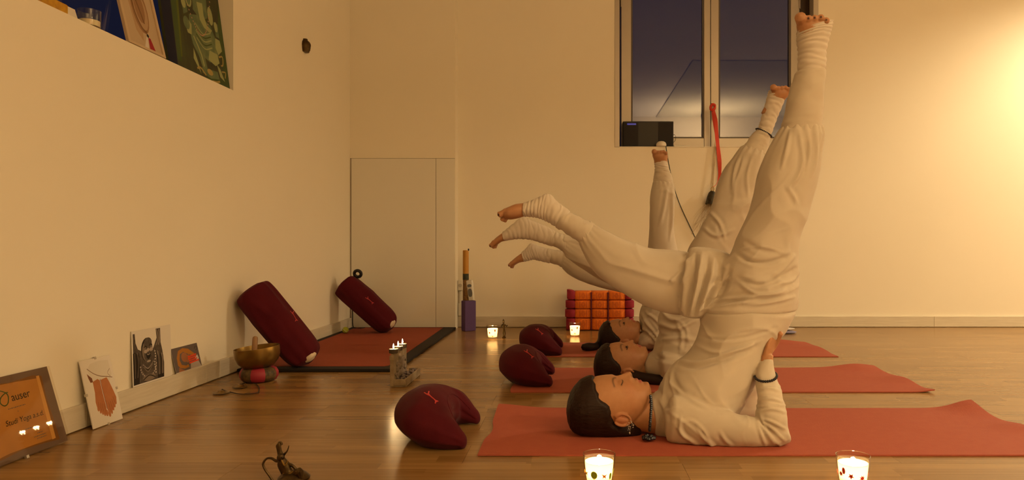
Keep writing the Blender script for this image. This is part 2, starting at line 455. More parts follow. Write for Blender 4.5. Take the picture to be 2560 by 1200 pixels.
# window in the back wall
wn = Thing('window_1', (WX0, YB, SILL), kind='structure')
YG = 5.72
def wx(px): return (px-CX)*YG/FPX
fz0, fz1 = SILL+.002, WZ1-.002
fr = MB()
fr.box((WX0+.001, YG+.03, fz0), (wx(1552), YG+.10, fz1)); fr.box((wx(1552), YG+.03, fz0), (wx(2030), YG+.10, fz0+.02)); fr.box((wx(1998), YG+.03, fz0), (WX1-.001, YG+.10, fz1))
wn.part('outer_frame', fr, mat('painted_recess_shade', (0.06, 0.04, 0.025), .6), smooth=False)  # dark brown stands in for the shade in the reveal beside the sashes
gz = P(0, 345, YG)[2]
for (a, g0, g1, c) in ((1553, 1578, 1760, 1776), (1777, 1797, 1977, 1999)):
    s_ = MB()
    s_.box((wx(a), YG, fz0), (wx(g0), YG+.055, fz1)); s_.box((wx(g1), YG, fz0), (wx(c), YG+.055, fz1)); s_.box((wx(g0), YG, fz0), (wx(g1), YG+.055, gz)); s_.box((wx(g0), YG, fz1-.07), (wx(g1), YG+.055, fz1))
    so = wn.part('sash', s_, M_alu, smooth=False, bevel=.004)
    bd = MB()
    for (u0, u1) in ((wx(g0), wx(g0)+.012), (wx(g1)-.012, wx(g1))): bd.box((u0, YG+.008, gz), (u1, YG+.05, fz1-.07))
    bd.box((wx(g0)+.012, YG+.008, gz), (wx(g1)-.012, YG+.05, gz+.010))
    wn.part('glazing_bead', bd, mat('glazing_bead', (0.10, 0.085, 0.075), .5) if a == 1553 else bpy.data.materials['glazing_bead'], parent=so, smooth=False)
    wn.part('pane', MB().box((wx(g0)+.005, YG+.026, gz), (wx(g1)-.005, YG+.030, fz1-.065)), M_glass, parent=so, smooth=False)
wn.part('hinge', MB().lathe([(.001, 0), (.006, 0), (.006, .09), (.001, .09)], (wx(1999), YG-.004, P(0, 22, YG)[2]), 12), M_alu)
wn.part('hinge', MB().lathe([(.001, 0), (.006, 0), (.006, .06), (.001, .06)], (wx(1553), YG-.004, P(0, 18, YG)[2]), 12), M_alu)
hz = P(0, 268, YG)[2]
hd = MB().box((wx(1778), YG-.012, hz-.035), (wx(1792), YG+.001, hz+.035)).box((wx(1781), YG-.045, hz-.008), (wx(1790), YG-.012, hz+.008)).box((wx(1780), YG-.058, hz-.10), (wx(1791), YG-.043, hz+.010))
wn.part('handle', hd, M_white, bevel=.003)
solo('trim_2', MB().box((WX0-.001, YB-.004, SILL-.004), (P(1549, 0, YB)[0], YB+.09, WZ1)), M_alu, (WX0, YB, SILL), kind='structure', smooth=False, bevel=.003)
solo('trim_3', MB().box((P(2033, 0, YB)[0], YB-.004, SILL-.004), (WX1+.001, YB+.09, WZ1)), M_alu, (WX1, YB, SILL), kind='structure', smooth=False, bevel=.003)
solo('trim_4', MB().box((P(1549, 0, YB)[0]+.001, YB-.003, SILL-.004), (P(2033, 0, YB)[0]-.001, YB+.09, SILL+.0005)), M_white, (WX0, YB, SILL), kind='structure', smooth=False)
# window in the left wall
w2 = Thing('window_2', (XL, NY0, SILL), kind='structure')
XG = -1.83
f2 = MB()
f2.box((XG-.05, NY0, SILL), (XG, NY0+.06, NZ1)); f2.box((XG-.05, NY1-.05, SILL), (XG, NY1, NZ1)); f2.box((XG-.05, NY0+.06, SILL), (XG, NY1-.05, SILL+.03)); f2.box((XG-.05, NY0+.06, NZ1-.05), (XG, NY1-.05, NZ1))
w2.part('outer_frame', f2, M_alu, smooth=False, bevel=.003)
w2.part('pane', MB().box((XG-.028, NY0+.055, SILL+.025), (XG-.024, NY1-.045, NZ1-.045)), M_glass, smooth=False)

# ------------------------------------------------------------------ yoga mats
MATZ = 0.005
def yoga_mat(x0, x1, y0, y1, label, curls, mt=None):
    nx, ny = 90, 30
    X, Yv = np.meshgrid(np.linspace(x0, x1, nx+1), np.linspace(y0, y1, ny+1), indexing='ij')
    Z = np.full_like(X, MATZ)
    for (cx, cy, amp, rx, ry) in curls:
        Z += amp*np.exp(-((X-cx)/rx)**2-((Yv-cy)/ry)**2)
    Z += .0012*vnoise(np.stack([X.ravel()*6, Yv.ravel()*6, X.ravel()*0], 1)).reshape(X.shape)*(np.abs(X-(x0+x1)/2) > .55*(x1-x0)/2)
    # the end edges wave a little
    wob = .012*vnoise(np.stack([Yv.ravel()*7, Yv.ravel()*0+x0, X.ravel()*0], 1)).reshape(X.shape)
    t = (X-x0)/(x1-x0); X = X + wob*np.clip(abs(t-.5)*2-.8, 0, 1)*5
    top = np.stack([X, Yv, Z], 2).reshape(-1, 3); bot = top.copy(); bot[:, 2] = np.maximum(bot[:, 2]-.0045, .0005)
    k = len(top); idx = lambda i, j: i*(ny+1)+j; F = []
    for i in range(nx):
        for j in range(ny):
            F.append((idx(i,j), idx(i+1,j), idx(i+1,j+1), idx(i,j+1))); F.append((k+idx(i,j), k+idx(i,j+1), k+idx(i+1,j+1), k+idx(i+1,j)))
    for i in range(nx):
        F.append((idx(i,0), k+idx(i,0), k+idx(i+1,0), idx(i+1,0))); F.append((idx(i,ny), idx(i+1,ny), k+idx(i+1,ny), k+idx(i,ny)))
    for j in range(ny):
        F.append((idx(0,j), idx(0,j+1), k+idx(0,j+1), k+idx(0,j))); F.append((idx(nx,j), k+idx(nx,j), k+idx(nx,j+1), idx(nx,j+1)))
    mb = MB().add(np.vstack([top, bot]), F)
    solo('yoga_mat', mb, mt or M_mat, (x0, y0, 0), label, 'mat', 'terracotta yoga mats in a row')
yoga_mat(-.277, 1.553, 2.14, 2.76, 'terracotta yoga mat nearest the camera, under the person with the earring', [(1.56, 2.78, .035, .10, .12), (1.56, 2.45, .012, .08, .08), (-.29, 2.80, .018, .12, .2)])
yoga_mat(-.268, 1.562, 3.072, 3.685, 'terracotta yoga mat in the middle of the three, under the second person', [(1.47, 3.70, .022, .12, .1), (1.57, 3.35, .012, .1, .1), (1.58, 3.07, .010, .06, .06)])
yoga_mat(-.30, 1.527, 4.065, 4.66, 'terracotta yoga mat nearest the far wall, under the third person', [(1.36, 4.68, .018, .14, .1), (1.5, 4.40, .010, .1, .1)])

# ------------------------------------------------------------------ people
EX, EYP, HS = 1560.0, 1030.0, 735.0       # head drawing: ear position and pixels per metre
HA = np.array([1432,1440,1460,1490,1510,1525,1540,1550,1560,1570,1580,1590,1600,1612,1620,1626])
HFr = np.array([1012,985,958,941,937.5,936.5,939.5,941,942.5,944,945,948,952,955,958,972])
HBk = np.array([1030,1048,1064,1072,1075,1075,1073,1070,1066,1062,1056,1049,1038,1020,1004,986])
HWd = np.array([16,36,50,56,57,57,56.5,56,55,53,51,48,43,35,25,10])
def bumpf(x, xs, ys): return np.interp(x, xs, ys)
def head_local(n=88, m=110):
    a = np.interp(np.linspace(0, 1, m), np.linspace(0, 1, 9), [1432, 1440, 1465, 1510, 1545, 1572, 1596, 1614, 1626])
    sm = lambda arr: np.interp(a, HA, arr)
    fr, bk, wd = sm(HFr), sm(HBk), sm(HWd)
    k = np.array([1, 2, 3, 2, 1.])/9
    for arr in (fr, bk, wd): arr[2:-2] = np.convolve(arr, k, 'valid')
    th = 2*np.pi*np.arange(n)/n
    fc, rf = (fr+bk)/2, (bk-fr)/2
    Aa = np.repeat(a[:, None], n, 1); W = wd[:, None]*np.sin(th)[None]; Bv = fc[:, None] - rf[:, None]*np.cos(th)[None]
    front = np.clip(np.cos(th), 0, 1)[None]**.5
    nose = bumpf(Aa, [1536,1541,1550,1560,1569,1575,1578.5,1580.5,1584], [0,.8,5,10.5,15.5,16.5,13,4,0])
    sig = bumpf(Aa, [1540,1555,1568,1576,1582], [5,6,8.5,10,9])
    up = nose*np.exp(-(W/sig)**2)
    up += 4*np.exp(-((Aa-1574)/4.5)**2)*np.exp(-((np.abs(W)-11)/4)**2)          # nostril wings
    lips = bumpf(Aa, [1583,1587,1591,1594,1596.5,1599,1602,1605,1609,1614], [0,1.2,4.2,3.2,-1.5,3.6,3.2,-1.2,-.8,0])
    up += lips*np.exp(-(W/15)**2)
    up += 3.0*np.exp(-((Aa-1618)/7)**2)*np.exp(-(W/13)**2)                       # chin
    up -= 6.5*np.exp(-((Aa-1544)/8)**2)*np.exp(-((np.abs(W)-22)/9)**2)           # eye sockets
    up += 5.0*np.exp(-((Aa-1549)/6)**2)*np.exp(-((np.abs(W)-23)/7)**2)           # lids
    up += 2.6*np.exp(-((Aa-1532)/6)**2)*np.exp(-((np.abs(W)-22)/13)**2)          # brow
    up += 3.0*np.exp(-((Aa-1568)/14)**2)*np.exp(-((np.abs(W)-33)/12)**2)         # cheekbones
    up -= 2.5*np.exp(-((Aa-1592)/10)**2)*np.exp(-((np.abs(W)-30)/9)**2)
    Bv = Bv - up*front
    return Aa, Bv, W, n, m, th

def grid_faces(m, n):
    F = [(i*n+k, i*n+(k+1)%n, (i+1)*n+(k+1)%n, (i+1)*n+k) for i in range(m-1) for k in range(n)]
    return F + [tuple(range(n))[::-1], tuple(range((m-1)*n, m*n))]

class Head:
    def __init__(s, ear_px, Y, rot=0.0, sc=1.0, turn=0.0, sq=1.0):
        s.sq = sq
        e = P(ear_px[0], ear_px[1], Y); s.o = np.array([e[0], Y, e[2]]); s.rot = R(rot); s.sc = sc; s.turn = R(turn)
    def __call__(s, a, b, w):
        """head drawing (pixel x, pixel y, side in px, near side positive) -> room"""
        a = np.asarray(a, float); a = np.where(a < 1540, 1540+(a-1540)*s.sq, a); a = (a-EX)/HS*s.sc; b = (EYP-np.asarray(b, float))/HS*s.sc; w = np.asarray(w, float)/HS*s.sc
        # turn of the face towards the camera about the crown-chin axis
        b, w = b*math.cos(s.turn)-w*math.sin(s.turn), b*math.sin(s.turn)+w*math.cos(s.turn)
        c, q = math.cos(s.rot), math.sin(s.rot)
        return np.stack([s.o[0]+a*c-b*q, s.o[1]-w+0*a, s.o[2]+a*q+b*c], -1)
    def inv(s, X):
        d = X-s.o; c, q = math.cos(s.rot), math.sin(s.rot)
        a = d[:, 0]*c+d[:, 2]*q; b = -d[:, 0]*q+d[:, 2]*c; w = -d[:, 1]
        b, w = b*math.cos(s.turn)+w*math.sin(s.turn), -b*math.sin(s.turn)+w*math.cos(s.turn)
        k = HS/s.sc
        return EX+a*k, EYP-b*k, w*k

def orient(V, F):
    V = np.asarray(V); c = V.mean(0); f = F[len(F)//3]; a, b, d = V[f[0]], V[f[1]], V[f[2]]
    return [x[::-1] for x in F] if np.dot(np.cross(b-a, d-a), a-c) < 0 else F

def head_parts(H):
    Aa, Bv, W, n, m, th = head_local()
    V = H(Aa.ravel(), Bv.ravel(), W.ravel()); out = [(V, orient(V, grid_faces(m, n)))]
    for sgn in (1, -1):                                   # ears
        c0 = 52
        ring = []
        for k in range(15):
            t = R(205) + R(305)*k/14
            ring.append((1551+19.5*math.cos(t)+1, 1031-14*math.sin(t), sgn*(c0+4+3.5*math.sin(k/14*math.pi))))
        pts = np.array([H(*r) for r in ring]); out.append(tube(pts, [.0042]*12+[.005, .006, .0055], 8, 2))
        ring = [(1541, 1030, sgn*(c0+3)), (1548, 1037, sgn*(c0+5)), (1558, 1038, sgn*(c0+4.5)), (1563, 1032, sgn*(c0+4))]
        out.append(tube(np.array([H(*r) for r in ring]), .0035, 8, 2))
        out.append(tube(np.array([H(1536, 1031, sgn*(c0-1)), H(1551, 1032, sgn*(c0)), H(1566, 1032, sgn*(c0))]), [.010, .0135, .010], 10, 2))
        out.append(tube(np.array([H(1565, 1030, sgn*(c0-2)), H(1562, 1024, sgn*(c0+2)), H(1558, 1022, sgn*(c0))]), .0042, 8, 2))
    return out

HX = np.array([1418,1421,1427,1437,1452,1470,1495,1530,1565,1600,1616])
HHF = np.array([1022,1002,982,966,949,940,936,934.5,940,1000,1045])
HHB = np.array([1030,1050,1066,1076,1082,1085,1087,1088,1088,1083,1072])
HHW = np.array([10,30,44,55,62,65,65,63.5,59,44,22])
LINE = np.array([(1493,900),(1494,938),(1499,960),(1508,978),(1518,990),(1529,1000),(1533,1012),(1532,1024),(1534,1038),(1543,1048),(1556,1058),(1572,1068),(1596,1076),(1625,1084)], float)
def hair_part(H, squash=1.0, lowline=0.0, seed=0):
    n, m = 150, 170
    a = np.interp(np.linspace(0, 1, m), np.linspace(0, 1, 8), [1418, 1421, 1432, 1455, 1500, 1545, 1590, 1616])
    fr, bk, wd = (np.interp(a, HX, q) for q in (HHF, HHB, HHW))
    k = np.ones(5)/5
    for arr in (fr, bk, wd): arr[2:-2] = np.convolve(arr, k, 'valid')
    th = 2*np.pi*np.arange(n)/n; fc, rf = (fr+bk)/2, (bk-fr)/2
    ct, sn = np.cos(th), np.sin(th)
    lower = np.clip(-ct, 0, 1); ex = 1-.25*lower
    A2 = np.repeat(a[:, None], n, 1); W = wd[:, None]*(np.sign(sn)*np.abs(sn)**ex)[None]; B = fc[:, None]-rf[:, None]*(np.sign(ct)*np.abs(ct)**ex)[None]
    # hairline: distance to the line, hair on its left / lower side
    Lx = np.interp(B, LINE[:, 1]+lowline, LINE[:, 0])
    dist = Lx-A2; ex_h = np.interp(B, [1001, 1014, 1030, 1048], [0, 0, 0, 0])
    nz = vnoise(np.stack([A2.ravel()*.07, W.ravel()*.07, B.ravel()*.07+seed], 1)).reshape(A2.shape)
    mk = np.clip((dist+4*nz)/18, 0, 1); mk = mk*mk*(3-2*mk)
    s_fr, s_bk, s_wd = (np.interp(A2, HA, q) for q in (HFr, HBk, HWd))
    Bs = (s_fr+s_bk)/2-(s_bk-s_fr)/2*.9*ct[None]; Ws = s_wd*.88*sn[None]
    B = Bs*(1-mk)+B*mk; W = Ws*(1-mk)+W*mk
    # strands combed back from the face
    st = vnoise(np.stack([A2.ravel()*.03, (W.ravel()*.30), B.ravel()*.30+9+seed], 1)).reshape(A2.shape)
    st2 = vnoise(np.stack([A2.ravel()*.05, (W.ravel()*.9), B.ravel()*.9+4+seed], 1)).reshape(A2.shape)
    r = 1+(.012*st+.007*st2)*mk
    B = fc[:, None]+(B-fc[:, None])*r; W = W*r
    V = H(A2.ravel(), B.ravel(), W.ravel())
    return V, orient(V, grid_faces(m, n))

def wrap_disp(nr, amp, seed):
    def f(s, th, X):
        ph = s*nr + .6*np.sin(th+seed) + .35*np.sin(2*th+seed*2)
        w_ = vnoise(np.stack([ph*1.0, np.cos(th)*.7+seed, np.sin(th)*.7], 1))
        r = np.abs(((ph+w_*.5) % 1.0)-.5)*2
        return amp*(1-r**1.4) + .5*amp*vnoise(np.stack([s*nr*2, np.cos(th)*2+seed, np.sin(th)*2], 1))
    return f
def pleat_disp(at, width, n, amp, seed):
    def f(s, th, X):
        w_ = np.exp(-np.abs(s-at)/width)
        q = np.cos(n*th+seed+2.2*vnoise(np.stack([np.cos(th)*2+seed, np.sin(th)*2, s*3], 1)))
        big = vnoise(np.stack([np.cos(th)*1.3+seed, np.sin(th)*1.3, s*3.2], 1))
        return amp*w_*q + .007*big*(1-w_)
    return f
def cuff_disp(seed, amp=.003):
    def f(s, th, X):
        return amp*vnoise(np.stack([s*6, np.cos(th)*1.2+seed, np.sin(th)*1.2], 1)) + .45*amp*vnoise(np.stack([s*16, np.cos(th)*2+seed, np.sin(th)*2+5], 1))
    return f

def add_folds(me, folds, zmin, creases=(), Yc=0.0):
    """sparse creases in patches, then single creases drawn as lines on the near side: (points, width px, height m)"""
    X = get_co(me); N = get_no(me); d = np.zeros(len(X))
    for (px, py, Y, rad, ang, fa, fl, amp, sd) in folds:
        c = P(px, py, Y); t = R(ang); dx, dz = math.cos(t), math.sin(t)
        q = X-c; al = q[:, 0]*dx+q[:, 2]*dz; ac = -q[:, 0]*dz+q[:, 2]*dx
        w_ = np.exp(-((al/(rad*1.5))**2+(ac/rad)**2+(q[:, 1]/.22)**2))
        warp = .5*vnoise(np.stack([al*7, ac*7, q[:, 1]*7+sd], 1))
        n_ = vnoise(np.stack([al*fl+sd, ac*fa*.42+warp, q[:, 1]*fl*1.2], 1))
        d += amp*w_*(1.1*np.maximum(0, 1-4.5*np.abs(n_))**1.4-.2 + .45*n_)
    if len(creases):
        pxx = CX+X[:, 0]/X[:, 1]*FPX; pyy = CY+(EYE-X[:, 2])/X[:, 1]*FPX; near = X[:, 1] < Yc-.01
        for pts, wd, amp in creases:
            C_ = catmull(np.array(pts, float), 6); best = np.full(len(X), 1e9); bt = np.zeros(len(X))
            for i in range(len(C_)-1):
                a_, b_ = C_[i], C_[i+1]; ab = b_-a_; L2 = ab@ab+1e-9
                t = np.clip(((pxx-a_[0])*ab[0]+(pyy-a_[1])*ab[1])/L2, 0, 1)
                dd = np.hypot(pxx-a_[0]-t*ab[0], pyy-a_[1]-t*ab[1]); m = dd < best; best[m] = dd[m]; bt[m] = (i+t[m])/(len(C_)-1)
            fade = np.sin(np.clip(bt, .02, .98)*math.pi)**.5*near
            d += amp*fade*(np.exp(-(best/wd)**2)-.35*np.exp(-((best-2.0*wd)/(wd*1.2))**2))
    d += .0010*vnoise(X*28)
    X = X + N*d[:, None]; X[:, 2] = np.maximum(X[:, 2], zmin); set_co(me, X)

SKIN = np.array([0.44, 0.218, 0.104]); LIP = np.array([0.42, 0.11, 0.08]); NAIL = np.array([0.035, 0.006, 0.010])

def capsule(a, b, r0, r1): return tube(np.array([a, (a+b)/2, b]), [r0, (r0+r1)/2*1.04, r1], 10, 4)

def foot_up(cx, cy, Y, k, lean, nails):
    """flexed foot seen from below its top: big toe at the left; k pixels of the first person's foot -> pixels here"""
    q = lambda x, y, dY=0.0: P(cx+(x-2030-lean*max(y-64, 0)/86)*k, cy+(y-60)*k, Y+dY)
    out = [loft([(q(2032, 150), q(2064, 150)-q(2032, 150), np.array([0, .028, 0])), (q(2032, 110), q(2066, 106)-q(2032, 110), np.array([0, .036, 0])),
                 (q(2034, 82, -.012), q(2072, 76)-q(2034, 82), np.array([0, .034, .01])), (q(2032, 64, -.022), q(2072, 60)-q(2032, 64), np.array([0, .030, .012])), (q(2030, 55, -.03), q(2066, 53)-q(2030, 55), np.array([0, .022, .01]))], 24, 5)]
    u = Y/FPX*k
    for (x, y, r, bx, by) in ((2000, 42, 14.0, 2008, 64), (2021, 45, 9.0, 2023, 64), (2037, 44, 8.6, 2036, 64), (2052, 42, 8.3, 2049, 64), (2066, 50, 8.3, 2060, 68)):
        out.append(capsule(q(bx, by, -.008), q(x, y, -.052), r*u*.95, r*u))
    for (x, y) in ((2021, 45), (2037, 43), (2053, 41), (2066, 48)): nails.append((q(x, y, -.062), 4.9*u))
    return out

def foot_side(pts, Y, nails, k):
    """pointed foot seen from its side; pts outline stations from ankle to toe roots; k half width"""
    st = [pst(*p, Y, r) for p, r in zip(pts, (k*.75, k*.95, k, k*.85))]
    out = [loft(st, 24, 5)]
    (x1, y1, x2, y2) = pts[-1]; px, py = pts[-2][0], pts[-2][1]; dx, dy = x1-px, y1-py; f = math.hypot(dx, dy); dx, dy = dx/f, dy/f
    s = 2.42/Y; sx, sy = x2-x1, y2-y1
    b0 = P(x1+sx*.30-dx*4*s, y1+sy*.30-dy*4*s, Y-k*.50); b1 = P(x1+sx*.36+dx*17*s, y1+sy*.36+dy*17*s, Y-k*.58)
    out.append(tube(np.array([b0, (b0+b1)/2, b1]), [.0125, .0105, .0118], 12, 4)); nails.append((b1+(b1-b0)*.12+np.array([0, -.0095, .001]), .0048))
    for i in range(4):
        d = k*(-.10+.33*i); L = (13-2.2*i)*s; e = .66+.07*i
        a_ = P(x1+sx*e-dx*6*s, y1+sy*e-dy*6*s, Y+d); c_ = P(x1+sx*(e+.25)+dx*L, y1+sy*(e+.25)+dy*L, Y+d*1.05)
        out.append(tube(np.array([a_, (a_+c_)/2+np.array([0, 0, .003]), c_]), [.0085, .0075, .0080], 10, 4))
    return out

def hand(wr, tip, thumb, up, side, k=1.0):
    """palm from wrist point to knuckles, four bent fingers fanned along `side`, thumb leaving the side of the palm"""
    wr, tip, up, side = (np.asarray(a, float) for a in (wr, tip, up, side)); d = tip-wr; out = []
    out.append(loft([(wr, side*.024*k, up*.016*k), (wr+d*.4, side*.036*k, up*.016*k), (wr+d*.85, side*.040*k, up*.014*k), (wr+d, side*.036*k, up*.011*k)], 20, 4))
    dn = d/np.linalg.norm(d)
    for i, (o_, L) in enumerate(((-.030, .066), (-.010, .076), (.010, .072), (.029, .056))):
        b = wr+d*.95+side*o_*k; m1 = b+dn*L*.45*k+up*.004; m2 = m1+(dn*.8+up*.55)*L*.32*k; e = m2+(dn*.55+up*.85)*L*.25*k
        out.append(tube(np.array([b, m1, m2, e]), [.0098, .0090, .0084, .0074], 10, 4))
    t = np.asarray(thumb, float); b = wr+d*.30-side*.026*k; mid = (b+t)/2-side*.010
    out.append(tube(np.array([b, mid, t]), [.0125, .0108, .0085], 10, 4))
    return out

def shrink(st, f): return [(c, a*f, b*f) for c, a, b in st]
def mirror_y(st, yc): return [(np.array([c[0], 2*yc-c[1], c[2]]), np.array([a[0], -a[1], a[2]]), np.array([b[0], -b[1], b[2]])*-1) for c, a, b in st]

def person(spec):
    Yc = spec['Y']; voxB, voxC = spec['vox']; zmin = MATZ+.001
    base = np.array([P(spec['base'], 700, Yc)[0], Yc, 0])
    H = Head(*spec['head']); nails = []
    T = Thing('person', base, spec['label'], 'person', 'people in a one-legged shoulder stand')
    tor = [pst(*s) for s in spec['torso']]; up = [pst(*s) for s in spec['up']]; fw = [pst(*s) for s in spec['fwd']]
    arm = [pst(*s) for s in spec['arm']]; fore = [pst(*s) for s in spec['fore']]
    arm2, fore2 = mirror_y(arm, Yc), mirror_y(fore, Yc)
    cu = [pst(*s) for s in spec['cuff_up']]; cf = [pst(*s) for s in spec['cuff_fwd']]
    wu = [pst(*s) for s in spec['wrap_up']]; wf = [pst(*s) for s in spec['wrap_fwd']]
    # ---- skin: one continuous body
    parts = head_parts(H)
    nk = spec['neck']; parts.append(loft([(H(*p[:2], 0), H(*p[:2], 0)-H(p[0], p[1]+p[2], 0), np.array([0, p[3]*H.sc, 0])) for p in nk], 28, 5))
    parts += [loft(shrink(q, f), 20, 3) for q, f in ((tor, .68), (up+cu, .68), (fw+cf, .68), (arm, .72), (arm2, .72), (fore, .70), (fore2, .70))]
    parts += [loft(shrink(q, .86), 20, 4) for q in (wu, wf)]
    parts += foot_up(*spec['foot_up'], nails); parts += foot_side(*spec['foot_fwd'][:2], nails, spec['foot_fwd'][2])
    hw, ht, hth = (np.asarray(q) for q in spec['hand'])
    sd = np.array([.55, -.83, 0.]); sd -= 0
    parts.append(tube(np.array([fore[-2][0], fore[-1][0], hw]), [.022, .020, .021], 12, 4))
    parts += hand(hw, ht, hth, np.array([-.75, .35, .55]), np.array([-.45, -.85, .15]), .92)
    mir = lambda p: np.array([p[0], 2*Yc-p[1], p[2]])
    parts.append(tube(np.array([fore2[-2][0], fore2[-1][0], mir(hw)]), [.022, .020, .021], 12, 4))
    parts += hand(mir(hw), mir(ht), mir(hth), np.array([-.75, -.35, .55]), np.array([-.45, .85, .15]), .92)
    me = remesh(parts, voxB, 1); X = get_co(me); X[:, 2] = np.maximum(X[:, 2], zmin)
    a, b, w_ = H.inv(X)
    tone = np.tile(SKIN, (len(X), 1))
    cheek = np.exp(-((a-1572)/16)**2-((np.abs(w_)-36)/16)**2)*(b < 1020)
    tone = tone*(1-.10*cheek[:, None]*np.array([0, 1, 1.2]))
    earm = np.exp(-((a-1550)/20)**2-((b-1031)/14)**2)*(np.abs(w_) > 50); tone = tone*(1-earm[:, None]*np.array([-.05, .15, .15]))
    bt = np.interp(a, [1586, 1591, 1597, 1603, 1607], [0, 8, 15, 10, 0])
    lm = (np.abs(w_) < bt)*(b < 968)*(a > 1587)*(a < 1606)*1.0
    tone = tone*(1-lm[:, None]*.9)+LIP*lm[:, None]*.9
    def face_line(pts, sig, col, k_):
        C_ = catmull(np.array(pts, float), 6); best = np.full(len(X), 1e9)
        sel = (b < 985)*(a > 1500)*(a < 1580)
        for i in range(len(C_)): best = np.minimum(best, np.hypot(a-C_[i][0], np.abs(w_)-C_[i][1]))
        g = (k_*np.exp(-(best/sig)**2)*sel)[:, None]; return tone*(1-g)+np.array(col)*g
    tone = face_line([(1537.5, 10), (1533.5, 16), (1531, 23), (1531, 30), (1533.5, 37)], 2.3, (.07, .035, .018), .85)
    tone = face_line([(1553.5, 17), (1554.6, 22), (1554, 27), (1551.5, 33)], 2.0, (.12, .055, .03), .75)
    nos = np.exp(-((a-1578)/2.6)**2-((np.abs(w_)-7)/3)**2)*(b < 962); tone = tone*(1-.75*nos[:, None])
    for c, r in nails:
        d = np.linalg.norm(X-c, axis=1); k = np.clip((r*1.35-d)/(r*.4), 0, 1)[:, None]; tone = tone*(1-k)+NAIL*k
    X = X-base; set_co(me, X)
    at = me.color_attributes.new('tone', 'FLOAT_COLOR', 'POINT'); at.data.foreach_set('color', np.hstack([tone, np.ones((len(X), 1))]).ravel())
    me.materials.clear(); me.materials.append(M_skin); me.name = 'body'
    body = T.part('body', None, M_skin, me=me, ang=0)
    # ---- clothes
    lofts = [loft(up, 64, 8, pleat_disp(1.0, .10, 15, .0055, 1+Yc)), loft(fw, 64, 8, pleat_disp(1.0, .10, 15, .0055, 3+Yc))]
    for s in spec.get('drape', []): lofts.append(loft([pst(*q) for q in s], 20, 6))
    me = remesh(lofts, voxC, 2); add_folds(me, spec['folds_t'], zmin, spec.get('cr_t', ()), Yc); set_co(me, get_co(me)-base)
    me.materials.clear(); me.materials.append(M_cloth); me.name = 'trousers'; T.part('trousers', None, M_cloth, me=me, ang=0)
    lofts = [loft(tor, 72, 6), loft(arm, 40, 6), loft(fore, 40, 6, wrap_disp(5, .0025, 2)), loft(arm2, 40, 6), loft(fore2, 40, 6, wrap_disp(5, .0025, 5))]
    for s in spec.get('shirt_extra', []): lofts.append(loft([pst(*q) for q in s], 40, 6))
    me = remesh(lofts, voxC, 2); add_folds(me, spec['folds_s'], zmin, spec.get('cr_s', ()), Yc); set_co(me, get_co(me)-base)
    me.materials.clear(); me.materials.append(M_cloth); me.name = 'tunic'; T.part('tunic', None, M_cloth, me=me, ang=0)
    for i, q in enumerate((cu, cf)):
        V, F = loft(q, 56, 10, cuff_disp(3+i+Yc)); T.part('trouser_cuff', MB().add(V, F), M_cloth, ang=0)
    for i, q in enumerate((wu, wf)):
        V, F = loft(q, 64, 16, wrap_disp(spec.get('rings', 8)*1.6, .0026, 1+i+Yc), cap=(.2, .06)); T.part('leg_warmer', MB().add(V, F), M_wrap, ang=0)
    # ---- hair
    V, F = hair_part(H, 1, spec.get('lowline', 0), Yc); V[:, 2] = np.maximum(V[:, 2], zmin)
    hb = MB().add(V, F)
    for pts, r in spec.get('tail', []):
        V, F = tube(np.array([P(*q) for q in pts]), r, 14, 5); V[:, 2] = np.maximum(V[:, 2], zmin); hb.add(V, F)
    T.part('hair', hb, M_hair, ang=0)
    # ---- lashes, on both sides of the face
    Vh, Fh = parts[0]; bvh = bvh_of(Vh, Fh)
    def onface(pts, lift=.0006):
        out = []
        for (a_, b_, ww) in pts:
            o = H(a_, b_-60, ww); d = H(a_, b_, ww)-o; h = bvh.ray_cast(Vector(o), Vector(d).normalized())
            if h[0] is not None:
                nn = d/np.linalg.norm(d); out.append(np.array(h[0])-nn*lift)
        return np.array(out)
    for sg in (1, -1):
        lash = MB()
        p = onface([(1554.0, 945, 18*sg), (1555.0, 945, 22*sg), (1554.6, 948, 26*sg), (1552.5, 950, 30*sg), (1550.5, 952, 33*sg)], .0002)
        if len(p) > 3: lash.tube(p, np.linspace(.0007, .0015, len(p)), 6, 3)
        if spec.get('eyes_open'):
            p = onface([(1549, 945, 22*sg), (1550.5, 945, 25*sg), (1550, 945, 28*sg)], .0006); lash.tube(p, [.0026, .0036, .0026], 8, 3)
        if lash.n: T.part('eyelash', lash, M_lash)
    return T, H, base

def collar(x1, y1, x2, y2, Y, rb): return (x1, y1, x2, y2, Y, rb)

